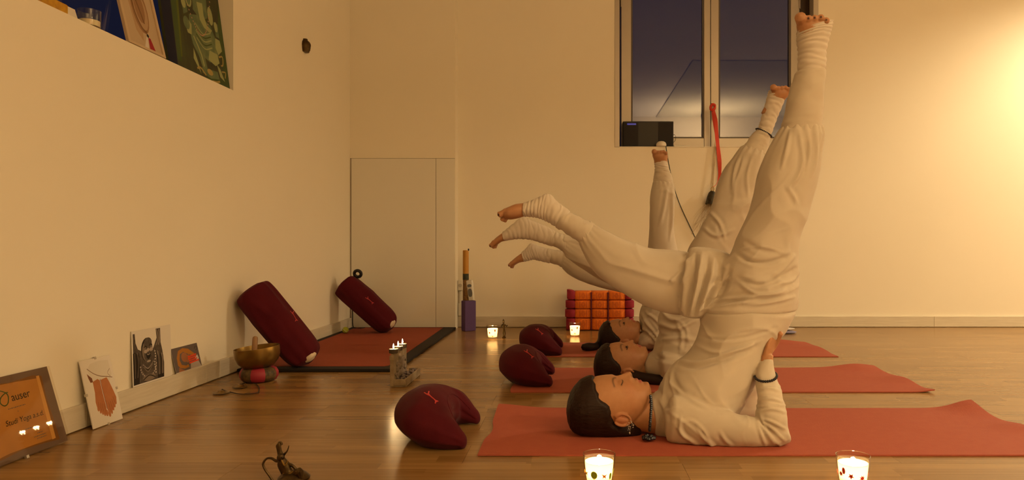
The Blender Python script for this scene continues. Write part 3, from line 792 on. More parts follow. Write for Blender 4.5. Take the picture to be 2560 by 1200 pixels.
# the nearest person
p1 = dict(Y=2.42, base=1800, vox=(.0026, .0042), label='person in white in a shoulder stand nearest the camera, with silver earring and bead bracelet',
    head=((1560, 1031), 2.385, 0, 1.0, 4),
    neck=[(1572, 1034, 36, .046), (1600, 1040, 36, .047), (1630, 1045, 38, .05), (1668, 1050, 42, .062)],
    torso=[(1752,780,1984,782,2.42,.150), (1752,812,1958,828,2.42,.150), (1742,850,1922,866,2.42,.150), (1722,882,1903,908,2.42,.152), (1694,905,1889,948,2.42,.158), (1672,930,1866,988,2.42,.165), (1654,960,1838,1030,2.42,.170), (1645,985,1780,1078,2.42,.160), (1638,1010,1700,1098,2.42,.115), (1636,1012,1668,1096,2.42,.088)],
    shirt_extra=[[(1634,985,1650,1100,2.405,.078), (1640,980,1672,1104,2.41,.10), (1650,975,1700,1106,2.41,.12)]],
    up=[(1752,770,1984,772,2.42,.150), (1790,715,1987,742,2.41,.145), (1800,668,1990,690,2.39,.120), (1832,632,1992,644,2.37,.102), (1846,590,1996,596,2.365,.095), (1864,545,2010,548,2.36,.090), (1880,500,2022,503,2.36,.088), (1892,440,2040,446,2.36,.086), (1915,385,2053,390,2.36,.080), (1940,340,2060,345,2.36,.070), (1955,318,2054,321,2.36,.056)],
    fwd=[(1850,690,1830,775,2.45,.125), (1790,640,1752,786,2.48,.110), (1720,627,1685,787,2.50,.098), (1665,622,1635,775,2.51,.092), (1615,617,1585,752,2.51,.088), (1555,594,1525,715,2.51,.080), (1512,572,1484,678,2.51,.070), (1486,558,1458,635,2.51,.056), (1478,553,1448,608,2.51,.046)],
    cuff_up=[(1952,330,2054,332,2.36,.056), (1958,300,2054,304,2.36,.057), (1968,255,2058,258,2.36,.056), (1979,212,2061,206,2.36,.052), (1988,184,2063,178,2.36,.046)],
    cuff_fwd=[(1484,558,1455,614,2.51,.045), (1460,547,1430,594,2.51,.047), (1432,534,1405,578,2.51,.044), (1417,526,1390,569,2.51,.040)],
    wrap_up=[(1998,208,2054,200,2.36,.040), (1996,170,2063,162,2.36,.042), (1997,135,2064,128,2.36,.041), (1994,108,2072,92,2.358,.043), (1993,92,2079,66,2.352,.043), (1993,80,2081,52,2.347,.040)],
    wrap_fwd=[(1424,528,1397,572,2.51,.036), (1398,509,1378,559,2.51,.036), (1372,486,1358,549,2.51,.036), (1350,492,1343,544,2.51,.037), (1328,502,1324,541,2.51,.037), (1309,508,1308,540,2.51,.036)],
    foot_up=(2030, 60, 2.36, 1.0, 0),
    foot_fwd=([(1318,507,1314,540), (1290,510,1294,546), (1272,517,1277,549), (1260,522,1266,548)], 2.51, .040),
    arm=[(1686,985,1672,1106,2.295,.060), (1740,1000,1728,1114,2.272,.056), (1800,1020,1792,1117,2.258,.051), (1850,1036,1852,1118,2.25,.047), (1900,1046,1912,1117,2.25,.044), (1938,1052,1952,1114,2.25,.042), (1955,1060,1972,1104,2.25,.036)],
    fore=[(1888,1096,1974,1102,2.25,.038), (1892,1050,1968,1056,2.25,.041), (1894,1010,1961,1014,2.262,.040), (1892,968,1951,972,2.28,.037), (1892,938,1938,936,2.292,.030), (1900,908,1933,904,2.30,.026), (1904,898,1931,896,2.302,.024)],
    hand=(P(1917, 890, 2.305), P(1934, 838, 2.325), P(1952, 832, 2.30)),
    drape=[[(1722,624,1830,642,2.45,.06), (1712,655,1834,676,2.43,.075), (1702,705,1826,718,2.42,.078), (1696,755,1800,762,2.43,.074), (1700,784,1770,788,2.44,.06)]],
    folds_t=[(1900,720,2.30,.13,8,34,5,.0085,1), (1860,745,2.28,.10,25,38,5,.007,2), (1960,700,2.33,.10,15,40,5,.006,3), (1990,440,2.28,.14,68,22,4,.0065,4), (1930,560,2.28,.12,50,18,4,.006,5), (1640,700,2.42,.16,-18,16,3.5,.0065,6), (1530,620,2.44,.10,-40,22,4,.006,7), (1950,640,2.3,.07,20,40,6,.006,8)],
    folds_s=[(1800,880,2.28,.14,12,26,4.5,.006,11), (1870,830,2.28,.10,10,32,5,.006,12), (1920,1090,2.22,.06,-55,60,8,.0055,13), (1790,1080,2.22,.09,-60,34,6,.005,14), (1720,980,2.28,.12,-35,24,4.5,.0065,15), (1930,1010,2.23,.06,5,46,6,.004,16), (1680,1060,2.3,.06,70,36,6,.004,17)],
    cr_t=[([(1722,630),(1715,700),(1704,786)],5,.011), ([(1738,632),(1731,700),(1715,786)],4.5,-.009), ([(1755,632),(1747,700),(1726,788)],5,.011), ([(1770,636),(1761,702),(1735,786)],4.5,-.009), ([(1786,642),(1775,704),(1745,784)],5,.011), ([(1802,652),(1790,710),(1752,780)],4.5,-.009), ([(1816,664),(1803,715),(1762,776)],4.5,.008),
          ([(1748,780),(1790,752),(1850,744),(1920,738),(1978,722)],4,.006), ([(1748,778),(1778,722),(1830,690)],4,.006), ([(1846,695),(1895,712),(1945,697),(1988,672)],5,-.008), ([(1845,705),(1885,732),(1935,733),(1982,712)],4,.006), ([(1860,762),(1925,756),(1985,742)],4,.006),
          ([(1770,768),(1850,758),(1905,750)],3.5,.005), ([(1842,634),(1872,652),(1920,656),(1975,640)],5,-.008), ([(1935,690),(1962,668),(1985,640)],4,.006), ([(1998,326),(2006,400),(1992,445),(1972,470)],5,.007), ([(2020,326),(2024,380),(2016,420)],4,.006), ([(1970,468),(1985,492),(1992,512)],5,.006), ([(1975,326),(1968,370),(1955,420)],4,.005), ([(2040,330),(2042,390),(2030,440)],4,.005), ([(1860,600),(1900,625),(1950,630)],6,-.004),
          ([(1484,566),(1502,640),(1560,718)],5,.006), ([(1490,572),(1535,640),(1600,705)],6,.005), ([(1636,722),(1690,692),(1716,655)],5,.007), ([(1560,600),(1620,640),(1700,640)],6,-.004), ([(1655,770),(1662,745),(1672,728)],4,.005)],
    cr_s=[([(1690,910),(1740,918),(1800,902),(1875,878)],5,-.007), ([(1692,900),(1742,907),(1802,890),(1880,862)],4,.006), ([(1738,862),(1790,882),(1850,872),(1905,852)],5,.006), ([(1742,838),(1800,850),(1870,842),(1940,820)],4,-.005), ([(1676,958),(1728,1000),(1782,1026)],5,.008), ([(1684,942),(1700,975),(1740,1010),(1800,1030)],5,-.006), ([(1680,925),(1676,955),(1684,985)],4,.005),
          ([(1897,1050),(1930,1072),(1962,1102)],3.5,.006), ([(1894,1052),(1915,1080),(1938,1112)],3.5,.006), ([(1892,1054),(1902,1085),(1914,1114)],3.5,.005), ([(1900,1046),(1935,1058),(1968,1075)],3.5,.005), ([(1690,1066),(1712,1092),(1745,1114)],4,.006), ([(1742,1072),(1762,1098),(1785,1116)],4,.005), ([(1702,1040),(1700,1070),(1712,1098)],4,.005), ([(1800,1080),(1812,1100),(1830,1116)],4,.004),
          ([(1896,1002),(1928,996),(1960,1006)],3.5,.005), ([(1896,1030),(1928,1022),(1964,1030)],3.5,.005), ([(1894,976),(1925,970),(1952,978)],3.5,.004), ([(1650,1000),(1668,1040),(1666,1085)],4,.005), ([(1755,785),(1860,772),(1980,788)],5,-.005)],
    rings=7)
T1, H1, b1 = person(p1)

# the middle person
p2 = dict(Y=3.36, base=1740, vox=(.0036, .0055), label='second person in white from the camera, eyes open, dark anklet on the raised leg', eyes_open=True,
    head=((1573, 920), 3.34, 2, .985, 8, .86),
    neck=[(1572, 1034, 36, .046), (1600, 1040, 36, .047), (1630, 1045, 38, .05), (1668, 1050, 42, .062)],
    torso=[(1654,772,1800,772,3.36,.150), (1645,800,1790,815,3.36,.150), (1648,828,1778,850,3.36,.152), (1640,858,1765,890,3.36,.158), (1632,888,1745,920,3.36,.165), (1627,912,1722,938,3.36,.160), (1620,922,1690,946,3.36,.120), (1617,905,1648,946,3.36,.085)],
    up=[(1654,765,1800,765,3.36,.150), (1690,705,1830,722,3.345,.140), (1715,660,1832,672,3.33,.115), (1722,620,1838,636,3.32,.098), (1750,572,1868,580,3.31,.092), (1773,525,1886,536,3.31,.088), (1790,465,1898,474,3.31,.085), (1812,422,1908,432,3.31,.078), (1840,385,1913,402,3.31,.066), (1856,366,1914,384,3.31,.052)],
    fwd=[(1740,670,1720,740,3.40,.12), (1690,640,1670,752,3.43,.10), (1640,632,1620,745,3.45,.092), (1580,622,1560,728,3.46,.088), (1520,610,1500,702,3.46,.080), (1470,600,1456,674,3.46,.068), (1432,592,1424,648,3.46,.052), (1412,588,1405,628,3.46,.042)],
    cuff_up=[(1855,370,1914,390,3.31,.052), (1868,352,1918,372,3.31,.05), (1882,334,1924,352,3.31,.046), (1894,322,1925,342,3.31,.042)],
    cuff_fwd=[(1418,592,1410,630,3.46,.042), (1398,582,1390,618,3.46,.042), (1381,574,1373,613,3.46,.039)],
    wrap_up=[(1893,334,1922,349,3.31,.037), (1899,312,1931,325,3.31,.038), (1908,283,1942,295,3.31,.038), (1916,252,1955,264,3.31,.040), (1921,234,1966,236,3.306,.041), (1923,226,1970,222,3.302,.038)],
    wrap_fwd=[(1388,577,1380,615,3.46,.036), (1358,563,1350,606,3.46,.035), (1330,552,1328,599,3.46,.035), (1305,544,1306,597,3.46,.036), (1280,562,1284,598,3.46,.036), (1256,582,1260,602,3.46,.034)],
    foot_up=(1951, 228, 3.31, .60, 50),
    foot_fwd=([(1262,578,1266,602), (1248,588,1255,604), (1239,595,1247,609), (1231,603,1240,615)], 3.46, .038),
    arm=[(1660,880,1655,945,3.235,.060), (1700,890,1690,958,3.21,.055), (1740,905,1738,967,3.195,.050), (1780,915,1785,968,3.19,.046), (1810,920,1822,962,3.19,.038)],
    shirt_extra=[[(1614,893,1624,948,3.34,.070), (1622,886,1640,952,3.345,.10), (1632,880,1662,955,3.35,.125)]],
    cr_s=[([(1645,806),(1690,822),(1740,800)],5,.010), ([(1650,850),(1700,845),(1745,852)],5,.009), ([(1690,805),(1705,840),(1700,880)],5,.008), ([(1632,890),(1680,900),(1730,880)],5,-.009), ([(1660,780),(1680,800),(1720,790)],4,.008)],
    cr_t=[([(1775,530),(1800,560),(1812,600)],4,.009), ([(1760,570),(1790,590),(1835,575)],4,.008), ([(1850,390),(1835,430),(1830,480)],4,.008), ([(1880,395),(1868,440),(1870,490)],4,.007), ([(1420,600),(1450,630),(1490,650)],4,.008), ([(1412,610),(1440,650),(1480,680)],4,.007)],
    fore=[(1774,952,1826,956,3.19,.038), (1777,925,1822,928,3.19,.041), (1778,890,1815,892,3.21,.038), (1780,862,1806,862,3.235,.028), (1786,842,1804,840,3.24,.024)],
    hand=(P(1797, 835, 3.245), P(1808, 800, 3.262), P(1818, 796, 3.24)),
    folds_t=[(1790,600,3.24,.12,60,26,4,.008,21), (1830,540,3.24,.12,40,18,4,.007,22), (1850,440,3.24,.12,65,22,4,.007,23), (1440,620,3.4,.10,-20,26,4,.007,24), (1520,660,3.4,.12,-25,20,4,.007,25), (1780,690,3.26,.12,15,26,5,.008,26)],
    folds_s=[(1700,830,3.22,.14,-25,22,4,.010,31), (1670,880,3.22,.12,20,20,4,.009,32), (1720,800,3.22,.12,-50,22,4,.008,33)],
    tail=[([(1560,930,3.31), (1590,942,3.27), (1630,949,3.24), (1668,952,3.22), (1694,952,3.21)], [.034,.028,.026,.022,.012])],
    rings=7)
T2, H2, b2 = person(p2)

# the farthest person
p3 = dict(Y=4.36, base=1690, vox=(.0045, .0065), label='farthest person in white, long dark ponytail lying on the mat', eyes_open=True,
    head=((1567, 846), 4.34, 6, 1.0, 14, .90),
    neck=[(1572, 1034, 36, .046), (1600, 1040, 36, .047), (1630, 1045, 38, .05), (1668, 1050, 42, .062)],
    torso=[(1603,768,1715,768,4.36,.150), (1598,788,1712,798,4.36,.150), (1600,812,1704,826,4.36,.155), (1604,832,1690,852,4.36,.165), (1600,846,1672,866,4.36,.160), (1597,850,1650,870,4.36,.12), (1596,838,1620,868,4.36,.085)],
    up=[(1603,764,1715,764,4.36,.150), (1612,710,1715,715,4.35,.14), (1614,660,1702,665,4.34,.12), (1617,620,1694,626,4.33,.10), (1621,580,1687,582,4.32,.09), (1623,530,1688,530,4.32,.086), (1626,488,1689,488,4.32,.078), (1630,465,1685,466,4.32,.064), (1633,455,1682,456,4.32,.05)],
    fwd=[(1690,690,1680,750,4.40,.12), (1640,668,1630,752,4.43,.10), (1580,655,1570,736,4.45,.09), (1520,645,1506,722,4.45,.085), (1470,636,1456,706,4.45,.078), (1435,630,1424,688,4.45,.064), (1412,627,1406,670,4.45,.046)],
    cuff_up=[(1632,460,1682,460,4.32,.05), (1634,444,1681,446,4.32,.048), (1636,428,1676,432,4.32,.045), (1638,418,1673,424,4.32,.042)],
    cuff_fwd=[(1415,628,1408,670,4.45,.044), (1395,625,1388,661,4.45,.043), (1370,621,1366,655,4.45,.040)],
    wrap_up=[(1640,428,1671,430,4.32,.038), (1637,415,1671,418,4.32,.040), (1636,402,1667,404,4.32,.039), (1634,392,1666,389,4.317,.040), (1633,386,1667,382,4.315,.036)],
    wrap_fwd=[(1378,623,1374,658,4.45,.038), (1350,617,1348,652,4.45,.037), (1328,609,1333,649,4.45,.037), (1316,620,1320,652,4.45,.037), (1304,632,1310,654,4.45,.035)],
    foot_up=(1649, 386, 4.32, .47, -10),
    foot_fwd=([(1308,630,1314,654), (1295,639,1301,656), (1286,646,1292,660), (1277,654,1283,666)], 4.45, .038),
    arm=[(1640,830,1636,874,4.235,.060), (1680,838,1676,882,4.21,.055), (1710,846,1712,885,4.195,.05), (1738,850,1746,882,4.19,.04)],
    shirt_extra=[[(1596,838,1603,872,4.34,.070), (1602,830,1615,874,4.345,.10), (1608,826,1632,876,4.35,.125)]],
    cr_s=[([(1605,785),(1620,810),(1640,840)],3,.010), ([(1615,780),(1640,800),(1660,830)],3,.010), ([(1602,815),(1625,835),(1640,860)],3,.009)],
    cr_t=[([(1668,470),(1660,520),(1650,560)],4,.009), ([(1680,470),(1682,540),(1675,600)],3,.008), ([(1415,640),(1450,670),(1500,690)],4,.009), ([(1412,650),(1440,685),(1490,705)],3,.008)],
    fore=[(1712,872,1748,874,4.19,.038), (1713,850,1745,852,4.19,.041), (1714,825,1740,826,4.21,.038), (1716,806,1734,806,4.235,.026), (1718,796,1732,796,4.24,.024)],
    hand=(P(1727, 790, 4.245), P(1735, 766, 4.262), P(1741, 764, 4.24)),
    folds_t=[(1655,540,4.24,.14,75,20,3.5,.008,41), (1430,660,4.38,.10,-35,26,4,.008,42), (1500,690,4.38,.12,-20,22,4,.008,43)],
    folds_s=[(1630,810,4.22,.12,55,30,4,.011,51), (1660,840,4.22,.12,40,24,4,.010,52)],
    tail=[([(1508,842,4.36), (1500,858,4.33), (1488,866,4.30), (1472,867,4.28), (1456,868,4.27)], [.03,.024,.022,.026,.018])],
    rings=6)
T3, H3, b3 = person(p3)

# ---- jewellery
nb = MB()
npx = [(1626,990),(1628,1005),(1628,1020),(1627,1035),(1626,1050),(1625,1064),(1624,1076)]
cc = catmull(np.array([P(x, y, yy) for (x, y), yy in zip(npx, (2.33, 2.318, 2.308, 2.302, 2.298, 2.298, 2.30))]), 3)
for i, c in enumerate(cc): nb.ball(c, .0050 + .0006*(i % 2), 8)
rr = random.Random(4)
for i in range(46):
    a_ = rr.uniform(0, 6.28); q_ = rr.uniform(0, 1)**.5
    nb.ball((P(1622, 1090, 2.29)[0]+.020*q_*math.cos(a_), 2.285+.018*q_*math.sin(a_), .013+.012*rr.random()*(1-q_)+.004), .0058, 8)
T1.part('bead_necklace', nb, M_bead, label='black bead necklace pooled on the mat')
def bead_ring(T, c, A, B, n, r, name, label):
    m_ = MB()
    for k in range(n):
        t = 2*math.pi*k/n; m_.ball(c+A*math.cos(t)+B*math.sin(t), r, 8)
    T.part(name, m_, M_bead, label=label)
e1, e2 = P(1889, 944, 2.288), P(1940, 936, 2.288)
bead_ring(T1, (e1+e2)/2, (e1-e2)/2*1.04, np.array([0, .036, .010]), 30, .0046, 'bead_bracelet', 'black bead bracelet')
e1, e2 = P(1892, 322, 3.31), P(1927, 342, 3.31)
bead_ring(T2, (e1+e2)/2, (e1-e2)/2*1.05, np.array([0, .043, 0.004]), 34, .0038, 'anklet', 'dark thin anklet')
er = MB(); ec = [P(1576, 1044, 2.305), P(1577, 1054, 2.303), P(1571, 1064, 2.302), P(1570, 1078, 2.302)]
er.tube(np.array(ec[:2]), .0008, 6, 2)
rr = random.Random(2)
for i in range(40):
    t = rr.random(); wd_ = .011*math.sin(min(t*1.15, 1)*math.pi)+.001; c = P(1577-3*t, 1052+32*t, 2.300)
    er.ball(c+np.array([rr.uniform(-1, 1)*wd_, rr.uniform(-.002, .002), 0]), .0017, 6)
T1.part('earring', er, M_silver, label='dangling silver earring')

# ------------------------------------------------------------------ bordered mat along the left wall
X0, X1, Y0, Y1 = XL+BT+.002, -.885, 3.575, YP-.012
bm = Thing('floor_mat', (X0, Y0, 0), 'large brick-red floor mat with black border along the left wall', 'mat')
bm.part('border', MB().box((X0, Y0, .001), (X1, Y1, .017)), M_blackfab, smooth=False, bevel=.004)
c_ = .02; x0, x1, y0, y1 = X0+.05, X1-.06, Y0+.075, Y1-.05
V = [(x0,y0),(x1-c_,y0),(x1,y0+c_),(x1-.03,y1),(x0,y1)]
tp = MB().add([(a, b, .0165) for a, b in V]+[(a, b, .0195) for a, b in V], [(4,3,2,1,0),(5,6,7,8,9)]+[(i,(i+1)%5,(i+1)%5+5,i+5) for i in range(5)])
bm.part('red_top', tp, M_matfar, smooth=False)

# ------------------------------------------------------------------ emblems stitched on cushions (a small leaping figure)
def stitch(T, V, F, px_lines, r, parent=None):
    bvh = bvh_of(V, F); m_ = MB()
    for ln in px_lines:
        pts = [hit(bvh, x, y, .0004) for x, y in ln]; pts = [p for p in pts if p is not None]
        if len(pts) > 1: m_.tube(np.array(pts), r, 6, 3)
    if m_.n: T.part('emblem', m_, M_emblem, parent=parent, label='small coral embroidered emblem')
def emblem(x, y, k, rot=0):
    L = [[(-14,-10),(-7,-5),(0,-2)],[(-3,-13),(-4,-7),(0,-2)],[(-7,-7),(-2,-4)],[(0,-2),(7,4),(14,10)],[(14,10),(20,12)],[(14,10),(13,17)],[(11,8),(17,13)]]
    c, s = math.cos(rot), math.sin(rot)
    return [[(x+k*(a*c-b*s), y+k*(a*s+b*c)) for a, b in l] for l in L]

# ------------------------------------------------------------------ bolsters
def bolster(bot, top, rad, label, em, emr, seed):
    bot, top = np.array(bot), np.array(top); d = top-bot; L = np.linalg.norm(d); d /= L
    s_ = np.cross(d, [0, 1, 0]); s_ /= np.linalg.norm(s_); u = np.cross(s_, d)
    prof = [(-.050, .20), (-.040, .55), (-.015, .84), (.03, .98), (.10, 1.02), (L*.5, 1.03), (L-.10, 1.02), (L-.03, 1.0), (L+.012, .93), (L+.026, .70)]
    st = [(bot+d*z, s_*rad*r, u*rad*r) for z, r in prof]
    def disp(s, th, X):
        g = np.exp(-s/.10)*np.cos(17*th+2*vnoise(np.stack([np.cos(th)*2, np.sin(th)*2, s*4+seed], 1)))*.0075*np.clip(s*14, 0, 1)
        lg = vnoise(np.stack([np.cos(th)*2.2+seed, np.sin(th)*2.2, s*1.6+.6*th], 1))
        dg = 1-2*np.abs(vnoise(np.stack([np.cos(th)*1.5+seed+7, np.sin(th)*1.5, s*2.4], 1)))
        return g+.009*lg+.007*np.maximum(0, dg)**2
    V, F = loft(st, 72, 8, disp, cap=(.3, .12)); V[:, 2] = np.maximum(V[:, 2], .0198); V[:, 0] = np.maximum(V[:, 0], XL+.003)
    T = Thing('bolster', (bot[0], bot[1], .02), label, 'bolster', 'maroon yoga bolsters'); T.part('cover', MB().add(V, F), M_maroon, ang=0)
    stitch(T, V, F, emblem(*em), emr)
    # cream inner bag showing through the drawn-in end, on its right-hand side
    c2 = bot-d*.034-s_*rad*.22-u*rad*.22
    V2, F2 = loft([(c2+d*z, s_*rad*r, u*rad*r) for z, r in ((-.014, .22), (-.006, .40), (.010, .46))], 40, 5, cap=(.2, .1)); V2[:, 2] = np.maximum(V2[:, 2], .0205)
    T.part('inner_bag', MB().add(V2, F2), M_cream, ang=0, label='cream inner bag at the drawn end')
bolster((-1.374, 3.645, .080), (-1.620, 3.62, .388), .091, 'maroon bolster leaning on the left wall right behind the brass bowl', (733, 788, .75, .35), .0018, 1)
bolster((-1.318, 5.07, .086), (-1.612, 5.09, .350), .088, 'maroon bolster leaning in the far corner beside the cupboard door', (922, 750, .62, 0), .0022, 2)

# ------------------------------------------------------------------ crescent cushions
def crescent(dx, dy, label, em, seed, sc=1.0, floor_z=0.0):
    path = [(-.345,2.535),(-.395,2.545),(-.448,2.515),(-.482,2.455),(-.490,2.385),(-.478,2.315),(-.445,2.262),(-.395,2.232),(-.348,2.226)]
    hw = [.026,.056,.080,.090,.095,.094,.086,.066,.034]; hh = [.026,.054,.070,.077,.080,.077,.068,.050,.026]
    pc = np.array(path); cen = pc.mean(0); st = []
    for i, (x, y) in enumerate(path):
        t = pc[min(i+1, 8)]-pc[max(i-1, 0)]; t /= np.linalg.norm(t); nrm = np.array([t[1], -t[0]])
        c = np.array([cen[0]+(x-cen[0])*sc+dx, cen[1]+(y-cen[1])*sc+dy, hh[i]*sc+floor_z+.001])
        st.append((c, np.array([nrm[0], nrm[1], 0])*hw[i]*sc, np.array([0, 0, hh[i]*sc])))
    def disp(s, th, X):
        return .005*vnoise(X*11+seed)+.0035*(1-2*np.abs(vnoise(np.stack([s*5+seed, np.cos(th)*1.4, np.sin(th)*1.4], 1)))) - .004*np.exp(-((th-np.pi)/.09)**2)
    V, F = loft(st, 56, 8, disp, cap=(.8, .8)); V[:, 2] = np.maximum(V[:, 2], floor_z+.001)
    T = Thing('meditation_cushion', (cen[0]+dx, cen[1]+dy, floor_z), label, 'cushion', 'maroon crescent cushions'); T.part('cover', MB().add(V, F), M_maroon, ang=0)
    # piping seam along the outer side
    n = 56; rows = len(V)//n; k = n//2
    pts = [V[i*n+k-6] for i in range(6, rows-6, 3)]
    stitch(T, V, F, emblem(*em), .0024)
    T.part('seam', MB().tube(np.array(pts), .0018, 6, 1), M_maroon)
crescent(0, 0, 'maroon crescent cushion on bare floor beside the nearest mat', (1075, 992, 1.0), 1)
crescent(.243, .96, 'maroon crescent cushion on the end of the middle mat', (1320, 884, .72), 2, 1.0, .006)
crescent(.272, 1.88, 'maroon crescent cushion on the end of the farthest mat', (1347, 828, .55), 3, 1.0, .006)

# ------------------------------------------------------------------ candles in printed glasses
def flame_at(T, c, k=1.0, parent=None):
    T.part('wick', MB().tube(np.array([c-np.array([0,0,.006]), c]), .0007, 5, 1), M_lash, parent=parent)
    T.part('flame', MB().lathe([(.0002, 0), (.0028*k, .004*k), (.0036*k, .009*k), (.0022*k, .017*k), (.0003, .025*k)], c, 10), M_flame, parent=parent)
M_motif = {'green': mat('leaf_green_print', (0.30, 0.42, 0.02), .5), 'orange': mat('orange_print', (0.80, 0.22, 0.02), .5), 'red': mat('red_print', (0.75, 0.03, 0.02), .5), 'yellow': mat('yellow_print', (0.80, 0.58, 0.03), .5)}
def candle_glass(x, y, h, r, label, motif, power, feet=False):
    T = Thing('candle_glass', (x, y, 0), label, 'candle', 'lit candles in printed glasses'); c = (x, y, 0)
    z0 = .008 if feet else .001; rb = r*.80
    pr = [(.001, z0), (rb*.9, z0), (rb, z0+.006), (r*.93, h*.5), (r, h), (r-.0022, h), (r*.93-.0022, h*.5), (rb-.002, z0+.010), (.001, z0+.009)]
    T.part('glass', MB().lathe(pr, c, 40), M_clear, ang=50)
    T.part('rim', MB().tube(np.array([(x+(r-.001)*math.cos(t), y+(r-.001)*math.sin(t), h) for t in np.linspace(0, 2*math.pi, 33)]), .0013, 6, 1), M_clear)
    hw = h*.76
    rr_ = lambda z: rb+(r-rb)*(z-z0)/(h-z0)-.0032
    T.part('wax_sleeve', MB().lathe([(.001, z0+.011), (rr_(z0+.012), z0+.012), (rr_(h*.5), h*.5), (rr_(hw), hw), (rr_(hw)-.0015, hw), (rr_(h*.5)-.0015, h*.5), (rr_(z0+.02)-.0015, z0+.020), (.001, z0+.020)], c, 40), M_frost)
    flame_at(T, np.array([x, y, z0+.034]), 1.0)
    l = lamp('candle_light', 'POINT', (x, y, z0+.052), power, size=.008, col=(1.0, .70, .36)); l.parent = T.o; l.location = (0, 0, z0+.052)
    def patch(ang, z, poly, key):
        rad = rr_(z)+.0048; V = []
        a0 = math.atan2(-y, -x)
        for (u, v) in poly:
            a = a0+ang+u/rad; q = rb+(r-rb)*(z+v-z0)/(h-z0)+.0005
            V.append((x+q*math.cos(a), y+q*math.sin(a), z+v))
        T.part('printed_motif', MB().add(V+[tuple(np.mean(V, 0))], [(i, (i+1)%len(V), len(V)) for i in range(len(V))]), M_motif[key], ang=0)
    disc = lambda a, b: [(a*math.cos(t), b*math.sin(t)) for t in np.linspace(0, 2*math.pi, 13)[:-1]]
    star = lambda a, n: [((a if k % 2 else a*.45)*math.cos(math.pi*k/n+1.57), (a if k % 2 else a*.45)*math.sin(math.pi*k/n+1.57)) for k in range(2*n)]
    bfly = [(0,-.002),(.006,-.006),(.004,.0005),(.009,.006),(.001,.003),(-.007,.007),(-.003,.0005),(-.005,-.006)]
    for ang, z, kind, key in motif:
        patch(ang, h*z, {'disc': disc(.0095, .0105), 'leaf': disc(.005, .009), 'stem': [(-.001,-.012),(.001,-.012),(.001,.004),(-.001,.004)], 'star5': star(.0085, 5), 'star8': star(.0095, 8), 'bfly': bfly, 'dot': disc(.0018, .0018)}[kind], key)
    if feet:
        for k in range(4):
            a = .8+k*1.571; T.part('foot', MB().ball((x+rb*.75*math.cos(a), y+rb*.75*math.sin(a), .0055), .005, 8), M_clear)
    return T
candle_glass(.0723, 1.893, .080, .0436, 'lit candle glass with green flower print, in front of the nearest head', [(-.36, .42, 'disc', 'green'), (-.36, .27, 'stem', 'yellow'), (.34, .38, 'bfly', 'orange'), (.86, .36, 'leaf', 'green'), (.86, .2, 'stem', 'yellow'), (-1.05, .42, 'bfly', 'yellow'), (-.55, .2, 'dot', 'orange'), (.0, .18, 'dot', 'red'), (1.5, .4, 'disc', 'green'), (-1.7, .4, 'bfly', 'orange')], 1.9)
candle_glass(.742, 1.88, .080, .0440, 'lit candle glass with red flower print, at the right bottom of the photo', [(-.85, .45, 'star8', 'red'), (-.12, .43, 'star5', 'red'), (.62, .38, 'star8', 'red'), (-.35, .2, 'bfly', 'yellow'), (.05, .18, 'bfly', 'yellow'), (-.6, .57, 'leaf', 'red'), (1.4, .42, 'star5', 'red'), (-1.6, .4, 'star8', 'red')], 1.9)
far = [(-.6, .5, 'star8', 'red'), (.5, .45, 'stem', 'red'), (.0, .25, 'bfly', 'orange'), (1.2, .5, 'star5', 'red'), (.45, .65, 'leaf', 'orange')]
candle_glass(-.540, 4.84, .098, .0405, 'small lit candle glass on the floor between the purple block and the bronze figurine', far, 2.0, True)
candle_glass(.020, 5.00, .098, .0405, 'small lit candle glass on the floor in front of the orange cushion', far, 2.0)

# ------------------------------------------------------------------ carved tealight stand
sx, sy = -.800, 3.20
ts = Thing('tealight_stand', (sx, sy, 0), 'carved stone stand with a tray of pebbles between cushion and red floor mat', 'candle holder')
ts.part('back_panel', MB().box((sx-.014, sy, .002), (sx, sy+.245, .150)), M_stone, smooth=False, bevel=.003)
ts.part('front_post', MB().box((sx-.016, sy-.010, .002), (sx+.001, sy, .140)).box((sx-.018, sy-.012, .120), (sx+.003, sy+.0, .142)), M_stone, smooth=False, bevel=.002)
ts.part('tray', MB().box((sx, sy-.008, .001), (sx+.055, sy+.30, .008)).box((sx, sy-.010, .008), (sx+.055, sy-.002, .036)).box((sx+.047, sy-.002, .008), (sx+.055, sy+.30, .036)).box((sx, sy+.292, .008), (sx+.047, sy+.30, .036)), M_stone, smooth=False, bevel=.002)
rl = MB(); rr = random.Random(5)
fig = [(.10,.118,.020),(.10,.088,.028),(.06,.070,.018),(.145,.072,.020),(.07,.05,.022),(.13,.048,.024),(.10,.052,.02),(.05,.098,.013),(.16,.1,.014),(.04,.045,.012),(.17,.042,.014),(.19,.075,.012)]
for (v, z, q) in fig: rl.ball((sx+.001, sy+v, z), (q*.45, q, q), 12)
for i in range(26): q = rr.uniform(.005, .010); rl.ball((sx+.004, sy+rr.uniform(.02, .22), rr.uniform(.035, .115)), (q*.8, q, q), 8)
ts.part('relief', rl, mat('relief_stone', (0.30, 0.23, 0.18), .7, var=(70, (0.12, 0.09, 0.06), 2), bump=(90, .5, .002)))
pb = MB()
for i in range(90): q = rr.uniform(.006, .011); pb.ball((sx+rr.uniform(.008, .044), sy+rr.uniform(.006, .285), rr.uniform(.012, .034)), (q, q*rr.uniform(.8, 1.3), q*.75), 8)
ts.part('pebbles', pb, mat('mixed_pebbles', (0.22, 0.16, 0.13), .5, var=(55, (0.05, 0.035, 0.04), 1.6)), kind='stuff')
M_tin = mat('tealight_tin', (0.10, 0.08, 0.06), .4, metal=.6)
